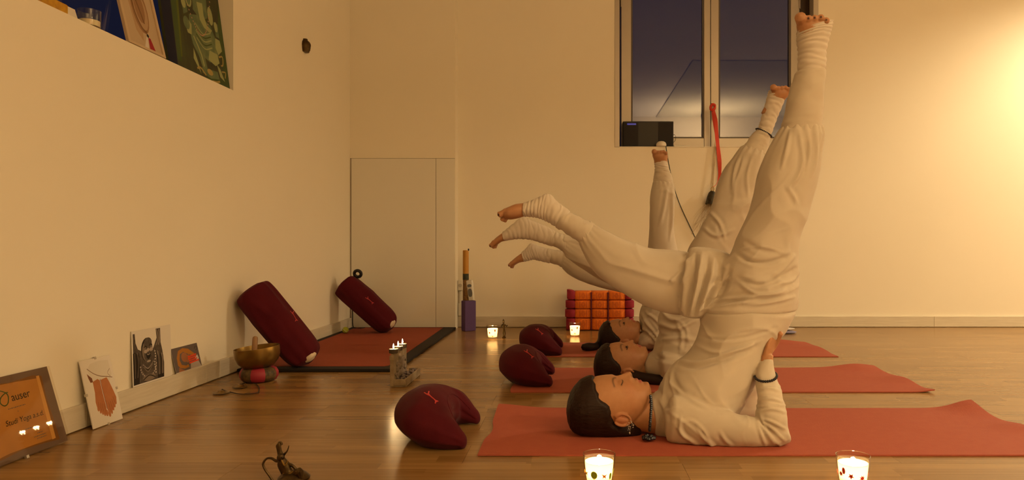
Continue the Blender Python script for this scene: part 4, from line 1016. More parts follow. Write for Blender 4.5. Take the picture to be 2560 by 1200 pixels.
for i, (yy, lab) in enumerate(((3.215, 'lit tealight on the stone stand, nearest of the three'), (3.300, 'lit tealight on the stone stand, middle of the three'), (3.385, 'lit tealight on the stone stand, farthest of the three'))):
    c = np.array([sx-.006, yy, .1505]); T = Thing('tealight', c, lab, 'tealight', 'tealights on the stone stand')
    T.part('cup', MB().lathe([(.001, 0), (.0195, 0), (.0205, .003), (.0205, .019), (.0195, .019), (.0195, .0155), (.001, .0155)], c, 28), M_tin)
    T.part('wax', MB().lathe([(.001, .015), (.0195, .0155), (.0192, .0165), (.001, .0162)], c, 28), M_wax)
    flame_at(T, c+np.array([0, 0, .020]), .9)
    l = lamp('tealight_light', 'POINT', c, .40, size=.006, col=(1.0, .62, .25)); l.parent = T.o; l.location = (0, 0, .034)

# ------------------------------------------------------------------ singing bowl on its ring cushion, mallet, cymbals
bc = np.array([-1.470, 3.345, 0])
M_patt = mat('patterned_cushion_silk', (0.14, 0.085, 0.03), .6, var=(45, (0.025, 0.018, 0.010), 3.0), bump=(120, .3, .001))
M_pink = mat('pink_silk', (0.30, 0.022, 0.040), .55, bump=(80, .2, .001))
cu_ = Thing('bowl_cushion', bc, 'round pink and dark patterned cushion ring under the brass bowl', 'cushion')
prof = [(.028, .006), (.055, .001), (.072, .006), (.083, .024), (.083, .044), (.074, .060), (.055, .068), (.034, .062), (.026, .035), (.028, .006)]
for k in range(8):                                          # eight gores, pink and patterned by turns
    g = MB(); n = 7; V = []; F = []
    for r_, z_ in prof:
        for j in range(n):
            t = (k+j/(n-1))*math.pi/4+.742; q = r_*(1+.03*math.sin(j/(n-1)*math.pi)) if r_ > .05 else r_
            V.append((bc[0]+q*math.cos(t), bc[1]+q*math.sin(t), z_))
    for i in range(len(prof)-1):
        for j in range(n-1): F.append((i*n+j, i*n+j+1, (i+1)*n+j+1, (i+1)*n+j))
    cu_.part('gore', g.add(V, F), M_pink if k % 2 else M_patt, ang=0)
ax = np.array([-.10, -.03, 1.0]); ax /= np.linalg.norm(ax); bb_ = bc+np.array([0, 0, .058])
bo = [(.001, 0), (.04, .002), (.070, .014), (.090, .036), (.099, .062), (.101, .090), (.1005, .102), (.0975, .102), (.0955, .088), (.0935, .062), (.085, .038), (.066, .018), (.04, .008), (.001, .006)]
sb = Thing('singing_bowl', bb_, 'hammered brass singing bowl tilted on a patterned ring cushion', 'bowl')
sb.part('bowl', MB().lathe(bo, bb_, 56, ax), M_brass, ang=60)
ml = Thing('mallet', bb_+np.array([-.01, 0, .03]), 'round-ended wooden mallet standing in the brass bowl', 'mallet')
a_, b_ = bb_+np.array([.000, -.058, .028]), bb_+np.array([-.020, .005, .150]); d_ = (b_-a_)/np.linalg.norm(b_-a_); L_ = np.linalg.norm(b_-a_)
ml.part('stick', MB().lathe([(.001, 0), (.010, .002), (.012, .008), (.0125, L_-.012), (.011, L_-.004), (.006, L_), (.001, L_+.001)], a_, 20, d_), M_wood)
M_tin2 = mat('cymbal_brass', (0.34, 0.22, 0.08), .35, metal=.85, var=(40, (0.2, .12, .04), 2))
tg = Thing('hand_cymbals', (-1.50, 3.10, 0), 'pair of small brass cymbals joined by a dark cord on floor before bowl', 'cymbals')
for (px, py, r_) in ((553, 985, .033), (600, 970, .032)):
    c = P(px, py, EYE*FPX/(py-CY)); c[2] = .002
    tg.part('cymbal', MB().lathe([(.001, .012), (.008, .012), (.014, .006), (r_-.006, .003), (r_, .004), (r_, .0055), (r_-.006, .0045), (.014, .0075), (.009, .0135), (.001, .0135)], c, 32), M_tin2, ang=60)
cp = [(556, 980), (556, 974), (572, 979), (600, 985), (640, 983), (648, 972), (640, 960), (622, 955), (604, 960), (600, 966)]
cd = []
for px, py in cp: q = P(px, py, (EYE-.004)*FPX/(py-CY)); cd.append(q)
cd[0][2] = .015; cd[-1][2] = .015
tg.part('cord', MB().tube(np.array(cd), .0022, 6, 4), mat('dark_cord', (.03, .02, .012), .7))

# ------------------------------------------------------------------ pictures leaning on the left wall
def uvframe(bl_, br_, tl_): 
    o = np.array(bl_, float); return o, np.array(br_, float)-o, np.array(tl_, float)-o
class Sheet:
    """flat print: coordinates u (0..1 left to right), v (0..1 bottom to top)"""
    def __init__(s, T, o, U, W, thick): s.T, s.o, s.U, s.W = T, o, U, W; n = np.cross(U, W); s.n = n/np.linalg.norm(n); s.t = thick; s.P = {}; s.k = 0
    def at(s, u, v, h=0): return s.o+s.U*u+s.W*v+s.n*(s.t+h)
    def poly(s, uv, m, lay=None):
        s.k += lay is None; h = .00015+.000012*(s.k if lay is None else lay)
        V = [s.at(u, v, h) for u, v in uv]; a = sum(uv[i][0]*uv[(i+1)%len(uv)][1]-uv[(i+1)%len(uv)][0]*uv[i][1] for i in range(len(uv)))
        f = tuple(range(len(V))); s.P.setdefault(m.name, (m, MB()))[1].add(V, [f if a > 0 else f[::-1]])
    def ell(s, u, v, a, b, m, rot=0, n=18):
        asp = np.linalg.norm(s.W)/np.linalg.norm(s.U); c, q = math.cos(rot), math.sin(rot); pts = []
        for k in range(n):
            t = 2*math.pi*k/n; x, y = a*math.cos(t), b*asp*math.sin(t); pts.append((u+x*c-y*q, v+(x*q+y*c)/asp))
        s.poly(pts, m)
    def line(s, pts, wd, m):
        pts = catmull(np.array(pts, float), 4) if len(pts) > 2 else np.array(pts, float)
        t = np.gradient(pts, axis=0); nn = np.stack([-t[:, 1], t[:, 0]], 1); nn /= np.linalg.norm(nn, axis=1)[:, None]+1e-9
        wv = np.linspace(1, 1, len(pts))[:, None]*wd/2; s.k += 1; k0 = s.k
        for i in range(len(pts)-1):
            s.poly([tuple(pts[i]+nn[i]*wv[i]), tuple(pts[i+1]+nn[i+1]*wv[i+1]), tuple(pts[i+1]-nn[i+1]*wv[i+1]), tuple(pts[i]-nn[i]*wv[i])], m, k0)
    def done(s, name='printed_image', parent=None):
        mats = [v[0] for v in s.P.values()]; b_ = MB()
        for i, (m, q) in enumerate(s.P.values()): b_.add(np.vstack(q.V), q.F, i)
        if mats: s.T.part(name, b_, mats, smooth=False, parent=parent)

def flat(name, c, rough=.7, **k): return mat(name, c, rough, spec=.2, **k)
def text_part(T, body, o, U, W, n, size, m, name, shear=0, align='LEFT'):
    cu = bpy.data.curves.new(name, 'FONT'); cu.body = body; cu.size = size; cu.shear = shear; cu.align_x = align; cu.fill_mode = 'FRONT'; cu.extrude = 0
    t = bpy.data.objects.new(name, cu); COL.objects.link(t)
    me = bpy.data.meshes.new_from_object(t.evaluated_get(bpy.context.evaluated_depsgraph_get())); bpy.data.objects.remove(t, do_unlink=True)
    X = get_co(me); u = U/np.linalg.norm(U); w_ = W/np.linalg.norm(W)
    set_co(me, np.asarray(o)-T.loc+X[:, :1]*u+X[:, 1:2]*w_+n*.0007); me.materials.clear(); me.materials.append(m)
    T.part(name, None, m, me=me, smooth=False)

INK = flat('black_ink', (.02, .018, .016)); GREY = flat('grey_ink', (.16, .13, .11)); LGREY = flat('light_grey_ink', (.42, .36, .31)); PALE = flat('pale_print', (.62, .55, .48))
# certificate plaque
o, U, W = uvframe((-1.636, 1.972, .002), (-1.640, 2.308, .002), (-1.692, 1.955, .244))
pl = Thing('certificate_plaque', (-1.66, 2.15, 0), 'amber certificate under clear acrylic leaning at the left edge of the photo', 'plaque')
n_ = np.cross(U, W); n_ /= np.linalg.norm(n_)
pl.part('backing', MB().obox(o, U, W, n_*.006), flat('taupe_backing', (.17, .11, .085)), smooth=False)
s = Sheet(pl, o, U, W, .006)
M_amber = mat('amber_parchment', (0.56, 0.255, 0.045), .6, var=(9, (0.42, 0.17, 0.025), 1.8)); M_scorch = flat('scorched_edge', (.22, .09, .02))
s.poly([(.09,.05),(.20,.06),(.45,.09),(.70,.075),(.905,.05),(.90,.3),(.885,.6),(.90,.90),(.80,.93),(.5,.91),(.3,.94),(.10,.93),(.085,.5)], M_scorch)
s.poly([(.11,.075),(.3,.10),(.6,.10),(.86,.085),(.865,.4),(.85,.88),(.6,.90),(.3,.915),(.12,.90)], M_amber)
s.poly([(.815,.08),(.86,.085),(.868,.45),(.872,.91),(.835,.91),(.822,.5)], mat('amber_roll', (0.66, 0.33, 0.07), .5))
gr = flat('logo_green', (.05, .10, .02))
s.line([(u-.06, v) for u, v in [(.33,.80),(.40,.845),(.47,.83),(.52,.77),(.50,.68),(.455,.655),(.42,.70),(.44,.76),(.50,.80),(.53,.80)]], .012, gr)
for (v, u0, u1) in ((.60, .42, .62), (.545, .515, .525), (.305, .46, .65), (.215, .66, .73), (.180, .61, .76), (.150, .64, .76)):
    uu = u0
    while uu < u1:
        w_ = random.uniform(.008, .024); s.poly([(uu, v), (min(uu+w_, u1), v+.002), (min(uu+w_, u1), v+.012), (uu, v+.011)], GREY, 30); uu += w_+.006
s.done()
text_part(pl, 'auser', s.at(.485, .685), U, W, n_, .034, INK, 'logo_text')
text_part(pl, 'Studi Yoga a.s.d.', s.at(.345, .415), U, W, n_, .0232, INK, 'title_text', .25)
pl.part('acrylic_cover', MB().obox(o+n_*.0085, U, W, n_*.006), glass_mat('acrylic', (.96, .94, .9), .02), smooth=False)
pl.part('foot_clip', MB().obox(s.at(.43, -.02, .003), U*.03, W*.035, n_*.008), M_silver, smooth=False)

# clip frame with the picture of feet
o, U, W = uvframe((-1.648, 2.447, .002), (-1.645, 2.602, .002), (-1.692, 2.440, .236))
fp = Thing('clip_frame', (-1.67, 2.52, 0), 'white clip frame with a picture of bare feet, leaning on the skirting board', 'picture')
n_ = np.cross(U, W); n_ /= np.linalg.norm(n_)
fp.part('board', MB().obox(o, U, W, n_*.004), M_paper, smooth=False, bevel=.0005)
s = Sheet(fp, o, U, W, .004)
SK = flat('foot_skin_print', (.50, .20, .08), var=(30, (.42, .15, .06), 2)); SKD = flat('foot_shadow_print', (.20, .08, .04)); RB = flat('robe_print', (.68, .62, .53)); RBD = flat('robe_line_print', (.24, .15, .10))
s.poly([(.17,.86),(.3,.93),(.6,.95),(.9,.93),(.93,.72),(.80,.60),(.62,.63),(.45,.62),(.25,.66)], RB)
s.line([(.17,.87),(.35,.78),(.55,.72),(.75,.69),(.93,.66)], .012, RBD); s.line([(.90,.80),(.80,.74),(.88,.68)], .008, RBD)
s.poly([(.14,.80),(.20,.76),(.27,.72),(.28,.66),(.20,.66),(.16,.73)], SKD)
s.poly([(.27,.665),(.44,.69),(.50,.66),(.51,.45),(.535,.24),(.50,.17),(.42,.17),(.33,.20),(.25,.26),(.23,.36),(.27,.50)], SK)
s.poly([(.53,.665),(.74,.68),(.80,.60),(.88,.45),(.925,.35),(.90,.27),(.78,.20),(.66,.15),(.58,.14),(.555,.22),(.535,.45)], SK)
s.line([(.515,.68),(.53,.5),(.545,.33),(.555,.22)], .014, SKD)
for (u, v, r_) in ((.265,.255,.026),(.325,.215,.028),(.385,.19,.030),(.445,.17,.034),(.515,.165,.042),(.60,.145,.044),(.68,.165,.034),(.75,.20,.030),(.815,.235,.028),(.875,.275,.026)):
    s.ell(u, v, r_, r_*1.25, SK)
for (u, v, u2, v2) in ((.295,.25,.31,.36),(.355,.22,.37,.34),(.415,.20,.42,.32),(.48,.19,.48,.31),(.64,.18,.64,.31),(.715,.20,.70,.32),(.785,.235,.76,.34),(.845,.27,.81,.37)): s.line([(u, v), (u2, v2)], .008, SKD)
s.done()
for (u, v) in ((.5, 1.0), (1.0, .48), (.0, .50), (.5, 0.0)):
    fp.part('clip', MB().obox(s.at(u, v, -.005)-U*.03-W*.02, U*.06, W*.04, n_*.0065), M_alu, smooth=False)

# laughing figure print on the skirting board
o, U, W = uvframe((XL+.0128, 2.735, BH+.001), (XL+.0128, 3.000, BH+.001), (XL+.004, 2.738, BH+.216))
bp_ = Thing('picture_card', (XL+.01, 2.87, BH), 'black and white print of a laughing figure with raised arms on the skirting board', 'picture')
n_ = np.cross(U, W); n_ /= np.linalg.norm(n_)
bp_.part('card', MB().obox(o, U, W, n_*.0012), M_paper, smooth=False)
s = Sheet(bp_, o, U, W, .0012)
bz = mat('figure_grey_print', (.13, .10, .08), .7, var=(60, (.04, .03, .025), 2)); DK = flat('figure_black_print', (.025, .02, .017)); HL = flat('figure_light_print', (.40, .32, .26)); MD = flat('figure_mid_print', (.22, .17, .13))
s.poly([(.02,.03),(.79,.03),(.80,.30),(.76,.55),(.72,.70),(.72,.97),(.60,.97),(.62,.80),(.52,.62),(.42,.60),(.25,.60),(.14,.66),(.09,.78),(.075,.95),(.03,.95)], bz)
s.poly([(.02,.03),(.16,.03),(.18,.35),(.15,.55),(.06,.62),(.02,.60)], DK); s.poly([(.62,.03),(.78,.03),(.79,.28),(.70,.5),(.62,.45)], DK)
for i in range(7): s.line([(.55+.035*i, .60-.02*i), (.60+.03*i, .40), (.60+.028*i, .10)], .012, (MD, DK, HL)[i % 3])
for i in range(4): s.line([(.06+.03*i, .60), (.07+.04*i, .40), (.06+.03*i, .15)], .010, (MD, DK)[i % 2])
s.line([(.62,.96),(.66,.80),(.60,.66)], .03, MD); s.line([(.68,.95),(.70,.80),(.66,.66)], .012, HL)
s.ell(.36, .62, .145, .22, DK); s.ell(.37, .60, .13, .20, MD); s.ell(.39, .74, .10, .10, bz); s.ell(.40, .53, .115, .14, bz)
s.line([(.29,.66),(.32,.69),(.36,.66)], .018, DK); s.line([(.42,.68),(.45,.71),(.49,.68)], .018, DK); s.ell(.39, .61, .035, .035, HL); s.ell(.33, .59, .045, .035, HL); s.ell(.47, .61, .045, .035, HL)
s.poly([(.33,.55),(.39,.53),(.46,.56),(.44,.47),(.39,.43),(.35,.47)], INK); s.line([(.36,.53),(.40,.52),(.44,.54)], .014, HL); s.ell(.40, .40, .05, .02, HL)
for q in range(3): s.line([(.25+.01*q, .36-.02*q), (.38, .27-.03*q), (.52-.01*q, .38-.02*q)], .014, (HL, DK, MD)[q])
for i in range(14):
    t = math.pi*(1.02+.96*i/13); s.ell(.39+.20*math.cos(t), .34+.22*math.sin(t), .017, .017, HL)
for i in range(9): s.ell(.56+.012*math.sin(i), .56-.05*i, .014, .014, PALE)
s.ell(.40, .10, .16, .06, MD); s.line([(.25,.08),(.40,.14),(.55,.08)], .02, DK)
s.done()

# small flyer
o, U, W = uvframe((XL+.0128, 3.036, BH+.001), (XL+.0128, 3.245, BH+.001), (XL+.004, 3.006, BH+.110))
fy = Thing('flyer', (XL+.01, 3.14, BH), 'small grey flyer with orange stripes leaning beside the laughing figure print', 'flyer')
n_ = np.cross(U, W); n_ /= np.linalg.norm(n_)
fy.part('card', MB().obox(o, U, W, n_*.0008), M_paper, smooth=False)
s = Sheet(fy, o, U, W, .0008)
FG = flat('flyer_grey', (.14, .11, .10)); OR = flat('flyer_ochre', (.42, .17, .03)); SKN = flat('flyer_brown', (.36, .15, .07)); RD = flat('flyer_red', (.75, .07, .02))
s.poly([(.0,.02),(1,.02),(1,1),(0,1)], FG)
s.poly([(.12,.30),(.14,.60),(.24,.86),(.42,.93),(.62,.85),(.82,.60),(.78,.52),(.60,.62),(.42,.78),(.28,.72),(.22,.48),(.26,.28),(.42,.20),(.50,.24),(.52,.12),(.34,.10),(.18,.18)], OR)
s.ell(.42, .55, .12, .20, SKN); s.poly([(.40,.62),(.60,.62),(.62,.35),(.50,.30),(.42,.40)], SKN); s.poly([(.55,.02),(.60,.25),(.90,.30),(.98,.02)], LGREY); s.poly([(.80,.45),(.92,.52),(.95,.35),(.85,.30)], PALE); s.poly([(.1,.02),(.14,.2),(.34,.02)], SKN)
for i, (u0, u1) in enumerate(((.54, .88), (.53, .86), (.56, .88), (.55, .94))): s.poly([(u0, .55-.085*i), (u1, .585-.085*i), (u1, .525-.085*i), (u0, .49-.085*i)], RD)
s.line([(.86,.78),(.90,.88),(.96,.84),(.95,.74),(.89,.72)], .014, INK)
s.done()

# ------------------------------------------------------------------ things on the sill of the left window
Z0 = SILL+.001
gp = Thing('painting', (-1.73, 3.29, SILL), 'painting of a green seated figure on dark ground, right end of the left window sill', 'painting')
o, U, W = uvframe((-1.722, 3.02, Z0), (-1.722, 3.560, Z0), (-1.790, 3.02, Z0+.50)); n_ = np.cross(U, W); n_ /= np.linalg.norm(n_)
gp.part('canvas', MB().obox(o, U, W, n_*.012), mat('painting_ground', (.020, .014, .009), .6, var=(5, (.05, .065, .015), 1.6), stretch=(1, 5, 1)), smooth=False)
s = Sheet(gp, o, U, W, .012)
G1 = mat('painted_green', (.16, .20, .085), .6, var=(22, (.06, .10, .05), 1.8)); G2 = flat('painted_light_green', (.30, .32, .14)); G3 = flat('painted_dark_green', (.06, .09, .03)); G4 = flat('painted_ochre', (.36, .27, .09)); PK = flat('painted_pink_beads', (.45, .25, .16))
s.poly([(.0,.0),(.13,.0),(.16,1),(.0,1)], flat('painted_navy', (.010, .012, .03))); s.poly([(.14,.05),(.20,.05),(.30,1),(.17,1)], G3); s.poly([(.20,.1),(.22,.1),(.30,.9),(.26,.9)], flat('painted_moss', (.10, .12, .02)))
s.poly([(.90,.02),(1,.02),(1,.9),(.93,.6)], G3); s.poly([(.55,.0),(1,.0),(1,.07),(.7,.05)], G3)
s.poly([(.42,.55),(.40,.42),(.44,.30),(.52,.22),(.68,.18),(.82,.22),(.88,.32),(.84,.46),(.78,.56),(.6,.60)], G1)
s.poly([(.50,.62),(.52,.80),(.50,.95),(.66,1.0),(.78,.95),(.76,.78),(.74,.62),(.62,.55)], G1)
s.ell(.44, .72, .055, .10, G2); s.ell(.80, .66, .045, .09, G2); s.ell(.44, .71, .035, .07, G1)
s.poly([(.58,.72),(.60,.56),(.66,.50),(.76,.48),(.80,.52),(.72,.54),(.68,.62),(.68,.74)], G2)
for i in range(5): s.line([(.50, .50-.035*i), (.62, .43-.035*i), (.76, .48-.035*i)], .012, (G2, G3)[i % 2])
s.poly([(.40,.38),(.48,.36),(.60,.20),(.62,.10),(.54,.09),(.50,.18),(.42,.28)], G1); s.line([(.45,.36),(.54,.22),(.57,.11)], .02, G2)
s.poly([(.70,.30),(.84,.30),(.86,.22),(.78,.17),(.66,.20)], G2); s.poly([(.52,.09),(.80,.12),(.82,.05),(.66,.02),(.52,.04)], G1); s.ell(.66, .08, .05, .03, G4)
s.poly([(.42,.24),(.40,.14),(.50,.02),(.47,.12)], G2); s.poly([(.80,.20),(.86,.16),(.92,.05),(.84,.08)], G2)
s.line([(.44,.06),(.50,.08),(.58,.03)], .018, G4); s.line([(.68,-.0),(.76,.01),(.82,.03)], .02, G4)
s.poly([(.32,.48),(.38,.50),(.44,.46),(.42,.36),(.36,.36)], G2); s.ell(.36, .45, .05, .06, G1); s.poly([(.84,.46),(.92,.46),(.94,.36),(.86,.30),(.82,.36)], G2)
s.poly([(.32,.66),(.40,.70),(.40,.56),(.33,.52)], G1); s.poly([(.84,.62),(.92,.62),(.92,.48),(.86,.48)], G1); s.ell(.35, .63, .035, .05, G2); s.ell(.88, .58, .03, .05, G2)
for i in range(34):
    t = i/33; s.ell(.34+.50*t, .86-1.9*t*(1-t)*.95-.0*t, .008, .008, PK, n=8)
s.line([(.86,.28),(.93,.30),(.92,.22),(.88,.20)], .016, G4); s.line([(.88,.14),(.95,.15),(.93,.09)], .014, G4)
s.done('painted_image')
pf = Thing('framed_picture', (-1.73, 2.85, SILL), 'pale framed picture with brown oval and red tassel on the left window sill', 'picture')
o, U, W = uvframe((-1.712, 2.735, Z0), (-1.712, 2.985, Z0), (-1.795, 2.735, Z0+.36)); n_ = np.cross(U, W); n_ /= np.linalg.norm(n_)
pf.part('board', MB().obox(o, U, W, n_*.006), mat('pale_paper_print', (.50, .38, .25), .6), smooth=False)
fr_ = MB()
for (u0, v0, u1, v1) in ((0, 0, .06, 1), (.94, 0, 1, 1), (.06, 0, .94, .03), (.06, .97, .94, 1)): fr_.obox(o+U*u0+W*v0+n_*.006, U*(u1-u0), W*(v1-v0), n_*.006)
pf.part('frame', fr_, mat('pale_wood_frame', (.55, .42, .27), .5), smooth=False, bevel=.001)
s = Sheet(pf, o, U, W, .0062)
BR = flat('brown_print', (.30, .17, .09)); BR2 = flat('dark_brown_print', (.18, .095, .05)); BR3 = flat('tan_print', (.44, .30, .18))
s.poly([(.30,.98),(.26,.6),(.32,.2),(.46,.10),(.52,.25),(.46,.6),(.50,.98)], BR3); s.ell(.55, .48, .22, .28, BR); s.ell(.57, .46, .17, .22, BR3); s.ell(.55, .50, .13, .18, BR); s.line([(.48,.6),(.55,.45),(.60,.32)], .03, BR2); s.ell(.55, .82, .12, .10, BR2)
s.line([(.36,.62),(.40,.40),(.50,.26),(.62,.22)], .03, BR2); s.ell(.62, .19, .03, .02, INK); s.poly([(.62,.17),(.68,.17),(.76,.03),(.60,.03)], flat('tassel_red_print', (.32, .02, .03))); s.poly([(.56,.17),(.61,.17),(.57,.03),(.46,.03)], PALE)
s.done()
jar = Thing('glass_jar', (-1.745, 2.565, SILL), 'small clear glass candle jar on the left window sill', 'jar'); c = (-1.735, 2.56, Z0)
jar.part('glass', MB().lathe([(.001, 0), (.034, 0), (.036, .004), (.037, .062), (.035, .062), (.034, .006), (.001, .005)], c, 32), M_clear, ang=50)
jar.part('wax', MB().lathe([(.001, .006), (.033, .006), (.033, .026), (.001, .027)], c, 32), M_wax)
cardo = Thing('note_card', (-1.735, 2.47, SILL), 'small cream paper card beside the glass jar on the sill', 'card')
o, U, W = uvframe((-1.735, 2.445, Z0), (-1.735, 2.505, Z0), (-1.750, 2.445, Z0+.048)); n_ = np.cross(U, W); n_ /= np.linalg.norm(n_)
cardo.part('card', MB().obox(o, U, W, n_*.001), M_paper, smooth=False)
yb = Thing('incense_box', (-1.72, 2.35, SILL), 'long narrow yellow box lying on the left window sill', 'box')
yb.part('box', MB().box((-1.750, 2.285, Z0), (-1.712, 2.415, Z0+.034)), mat('yellow_box_print', (.62, .34, .01), .5, var=(50, (.42, .20, .01), 2.5)), smooth=False, bevel=.001)
yb.part('lid_flap', MB().box((-1.750, 2.4152, Z0+.002), (-1.712, 2.418, Z0+.032)), mat('yellow_box_end', (.55, .32, .02), .5), smooth=False)

# small ornament on the left wall
oy = FPX*1.70/(CX-760); oz = EYE-(115-CY)*oy/FPX
wo = Thing('wall_ornament', (XL, oy, oz), 'small dark bronze ornament fixed high on the left wall', 'ornament')
wo.part('plate', MB().lathe([(.001, -.040), (.026, -.040), (.034, -.015), (.036, .008), (.030, .024), (.018, .034), (.016, .044), (.001, .046)], (XL+.006, oy, oz), 20), M_bronze)
wo.part('boss', MB().ball((XL+.030, oy, oz+.004), (.014, .014, .018), 12).ball((XL+.030, oy, oz-.024), (.010, .012, .010), 10), M_bronze)

# ------------------------------------------------------------------ corner by the cupboard: purple block, rain stick, handset, sockets
bx, by = P(1171, 826, 5.33)[0], 5.34
pk = Thing('yoga_block', (bx, by, 0), 'purple foam block standing on end by the corner of the back wall', 'block')
a_ = R(33); ux, uy = np.array([math.cos(a_), math.sin(a_), 0]), np.array([-math.sin(a_), math.cos(a_), 0])
o_ = np.array([bx, by, .001])-ux*.045-uy*.035
pk.part('foam', MB().obox(o_, ux*.09, uy*.07, np.array([0, 0, .226])), M_purple, smooth=False, bevel=.005)
c = np.array([bx-.022, by+.006, .228])
rs = Thing('rain_stick', c, 'tall yellow and brown patterned rain stick standing on the purple block', 'rain stick')
rs.part('tube', MB().lathe([(.001, 0), (.021, 0), (.022, .004), (.022, .155), (.001, .156)], c, 24), mat('patterned_bark', (.10, .055, .02), .7, var=(70, (.30, .16, .05), 2.5)))
rs.part('band', MB().lathe([(.0215, .155), (.0228, .156), (.0228, .200), (.0215, .201)], c, 24), mat('green_band', (.055, .065, .035), .7, var=(60, (.02, .02, .015), 2)))
rs.part('neck', MB().lathe([(.001, .200), (.0222, .200), (.0222, .372), (.020, .376), (.001, .377)], c, 24), mat('mustard_card', (.50, .24, .03), .55, var=(14, (.42, .19, .02), 2)))
rs.part('toggle', MB().ball(c+np.array([.021, -.004, .380]), (.006, .006, .010), 10), M_black)
c = np.array([bx+.026, by-.018, .2275]); d_ = np.array([-.12, .04, 1.0]); d_ /= np.linalg.norm(d_); s_ = np.array([.95, -.25, .15]); s_ -= d_*np.dot(s_, d_); s_ /= np.linalg.norm(s_); f_ = np.cross(s_, d_)
hs = Thing('telephone_handset', c, 'white cordless telephone handset propped against the rain stick', 'telephone')
hs.part('case', MB().add(*loft([(c+d_*z, s_*.025*q, f_*.013) for z, q in ((.006, .86), (.04, .92), (.09, .96), (.125, 1.06), (.150, 1.0))], 28, 5, cap=(.4, .4), ex=.6)), mat('white_phone_plastic', (.68, .66, .60), .4))
nf = f_ if f_[1] < 0 else -f_
for z, hgt, w_, nm in ((.112, .024, .017, 'screen'), (.060, .062, .017, 'keypad')):
    V = [c+d_*(z+hgt/2*math.sin(t)*(1 if nm == 'keypad' or math.sin(t) > 0 else .9))+s_*w_*np.sign(math.cos(t))*abs(math.cos(t))**.6+nf*.0138 for t in np.linspace(0, 2*math.pi, 21)[:-1]]
    hs.part(nm, MB().add(V+[v-nf*.003 for v in V], [tuple(range(20)), tuple(range(20, 40))[::-1]]+[(i, i+20, (i+1)%20+20, (i+1)%20) for i in range(20)]), mat('grey_'+nm, (.13, .14, .16), .4), smooth=False)
so = Thing('wall_socket', (PX1+.03, YB, .3), 'white socket boxes on the back wall behind the purple block', 'socket')
def pz(py, Y=YB): return EYE-(py-CY)*Y/FPX
so.part('box', MB().box((PX1+.002, YB-.030, pz(726)), (P(1158, 0, YB)[0], YB-.0005, pz(700))), M_white, smooth=False, bevel=.004)
so.part('box', MB().box((PX1+.004, YB-.024, BH+.004), (P(1157, 0, YB)[0], YB-.0005, pz(758))), M_white, smooth=False, bevel=.004)
so.part('cable_duct', MB().box((PX1+.012, YB-.014, pz(758)), (PX1+.030, YB-.0005, pz(727))), M_white, smooth=False, bevel=.002)
so.part('plug_face', MB().lathe([(.001, 0), (.014, 0), (.014, .003), (.001, .004)], (PX1+.022, YB-.030, pz(713)), 20, (0, -1, 0)), mat('grey_socket_face', (.5, .46, .40), .5))

# ring on the far bolster, ball and cable near the corner
c = np.array([-1.535, 5.10, .437])
rg = [c+.024*(np.array([1, 0, 0])*math.cos(t)+np.array([0, -.30, .95])*math.sin(t)) for t in np.linspace(0, 2*math.pi, 33)]
solo('foam_ring', MB().tube(np.array(rg), .0115, 12, 1), M_black, tuple(c-np.array([0, 0, .035])), 'black foam ring lying on top of the far corner bolster', 'ring', ang=0)
c = np.array([-1.600, 5.03, .042])
tb = Thing('ball', (c[0], c[1], .02), 'small yellow-green ball beside the skirting board near the far corner', 'ball')
tb.part('felt', MB().ball(c, .0225, 20), mat('tennis_felt', (.36, .40, .03), .9, bump=(300, .5, .001)), ang=0)
tb.part('seam', MB().tube(np.array([c+.0224*np.array([math.cos(t)*math.cos(.5*math.sin(2*t)), math.sin(t)*math.cos(.5*math.sin(2*t)), math.sin(.5*math.sin(2*t))]) for t in np.linspace(0, 2*math.pi, 33)]), .0012, 5, 1), M_paper, ang=0)
cb = [(-1.655, 5.36, .20), (-1.652, 5.36, .12), (-1.648, 5.35, .05), (-1.63, 5.33, .022), (-1.58, 5.31, .022), (-1.56, 5.36, .022)]
solo('power_cable', MB().tube(np.array(cb), .004, 8, 5), M_black, (-1.65, 5.35, .02), 'short black cable hanging in the far corner behind the bolster', 'cable', ang=0)

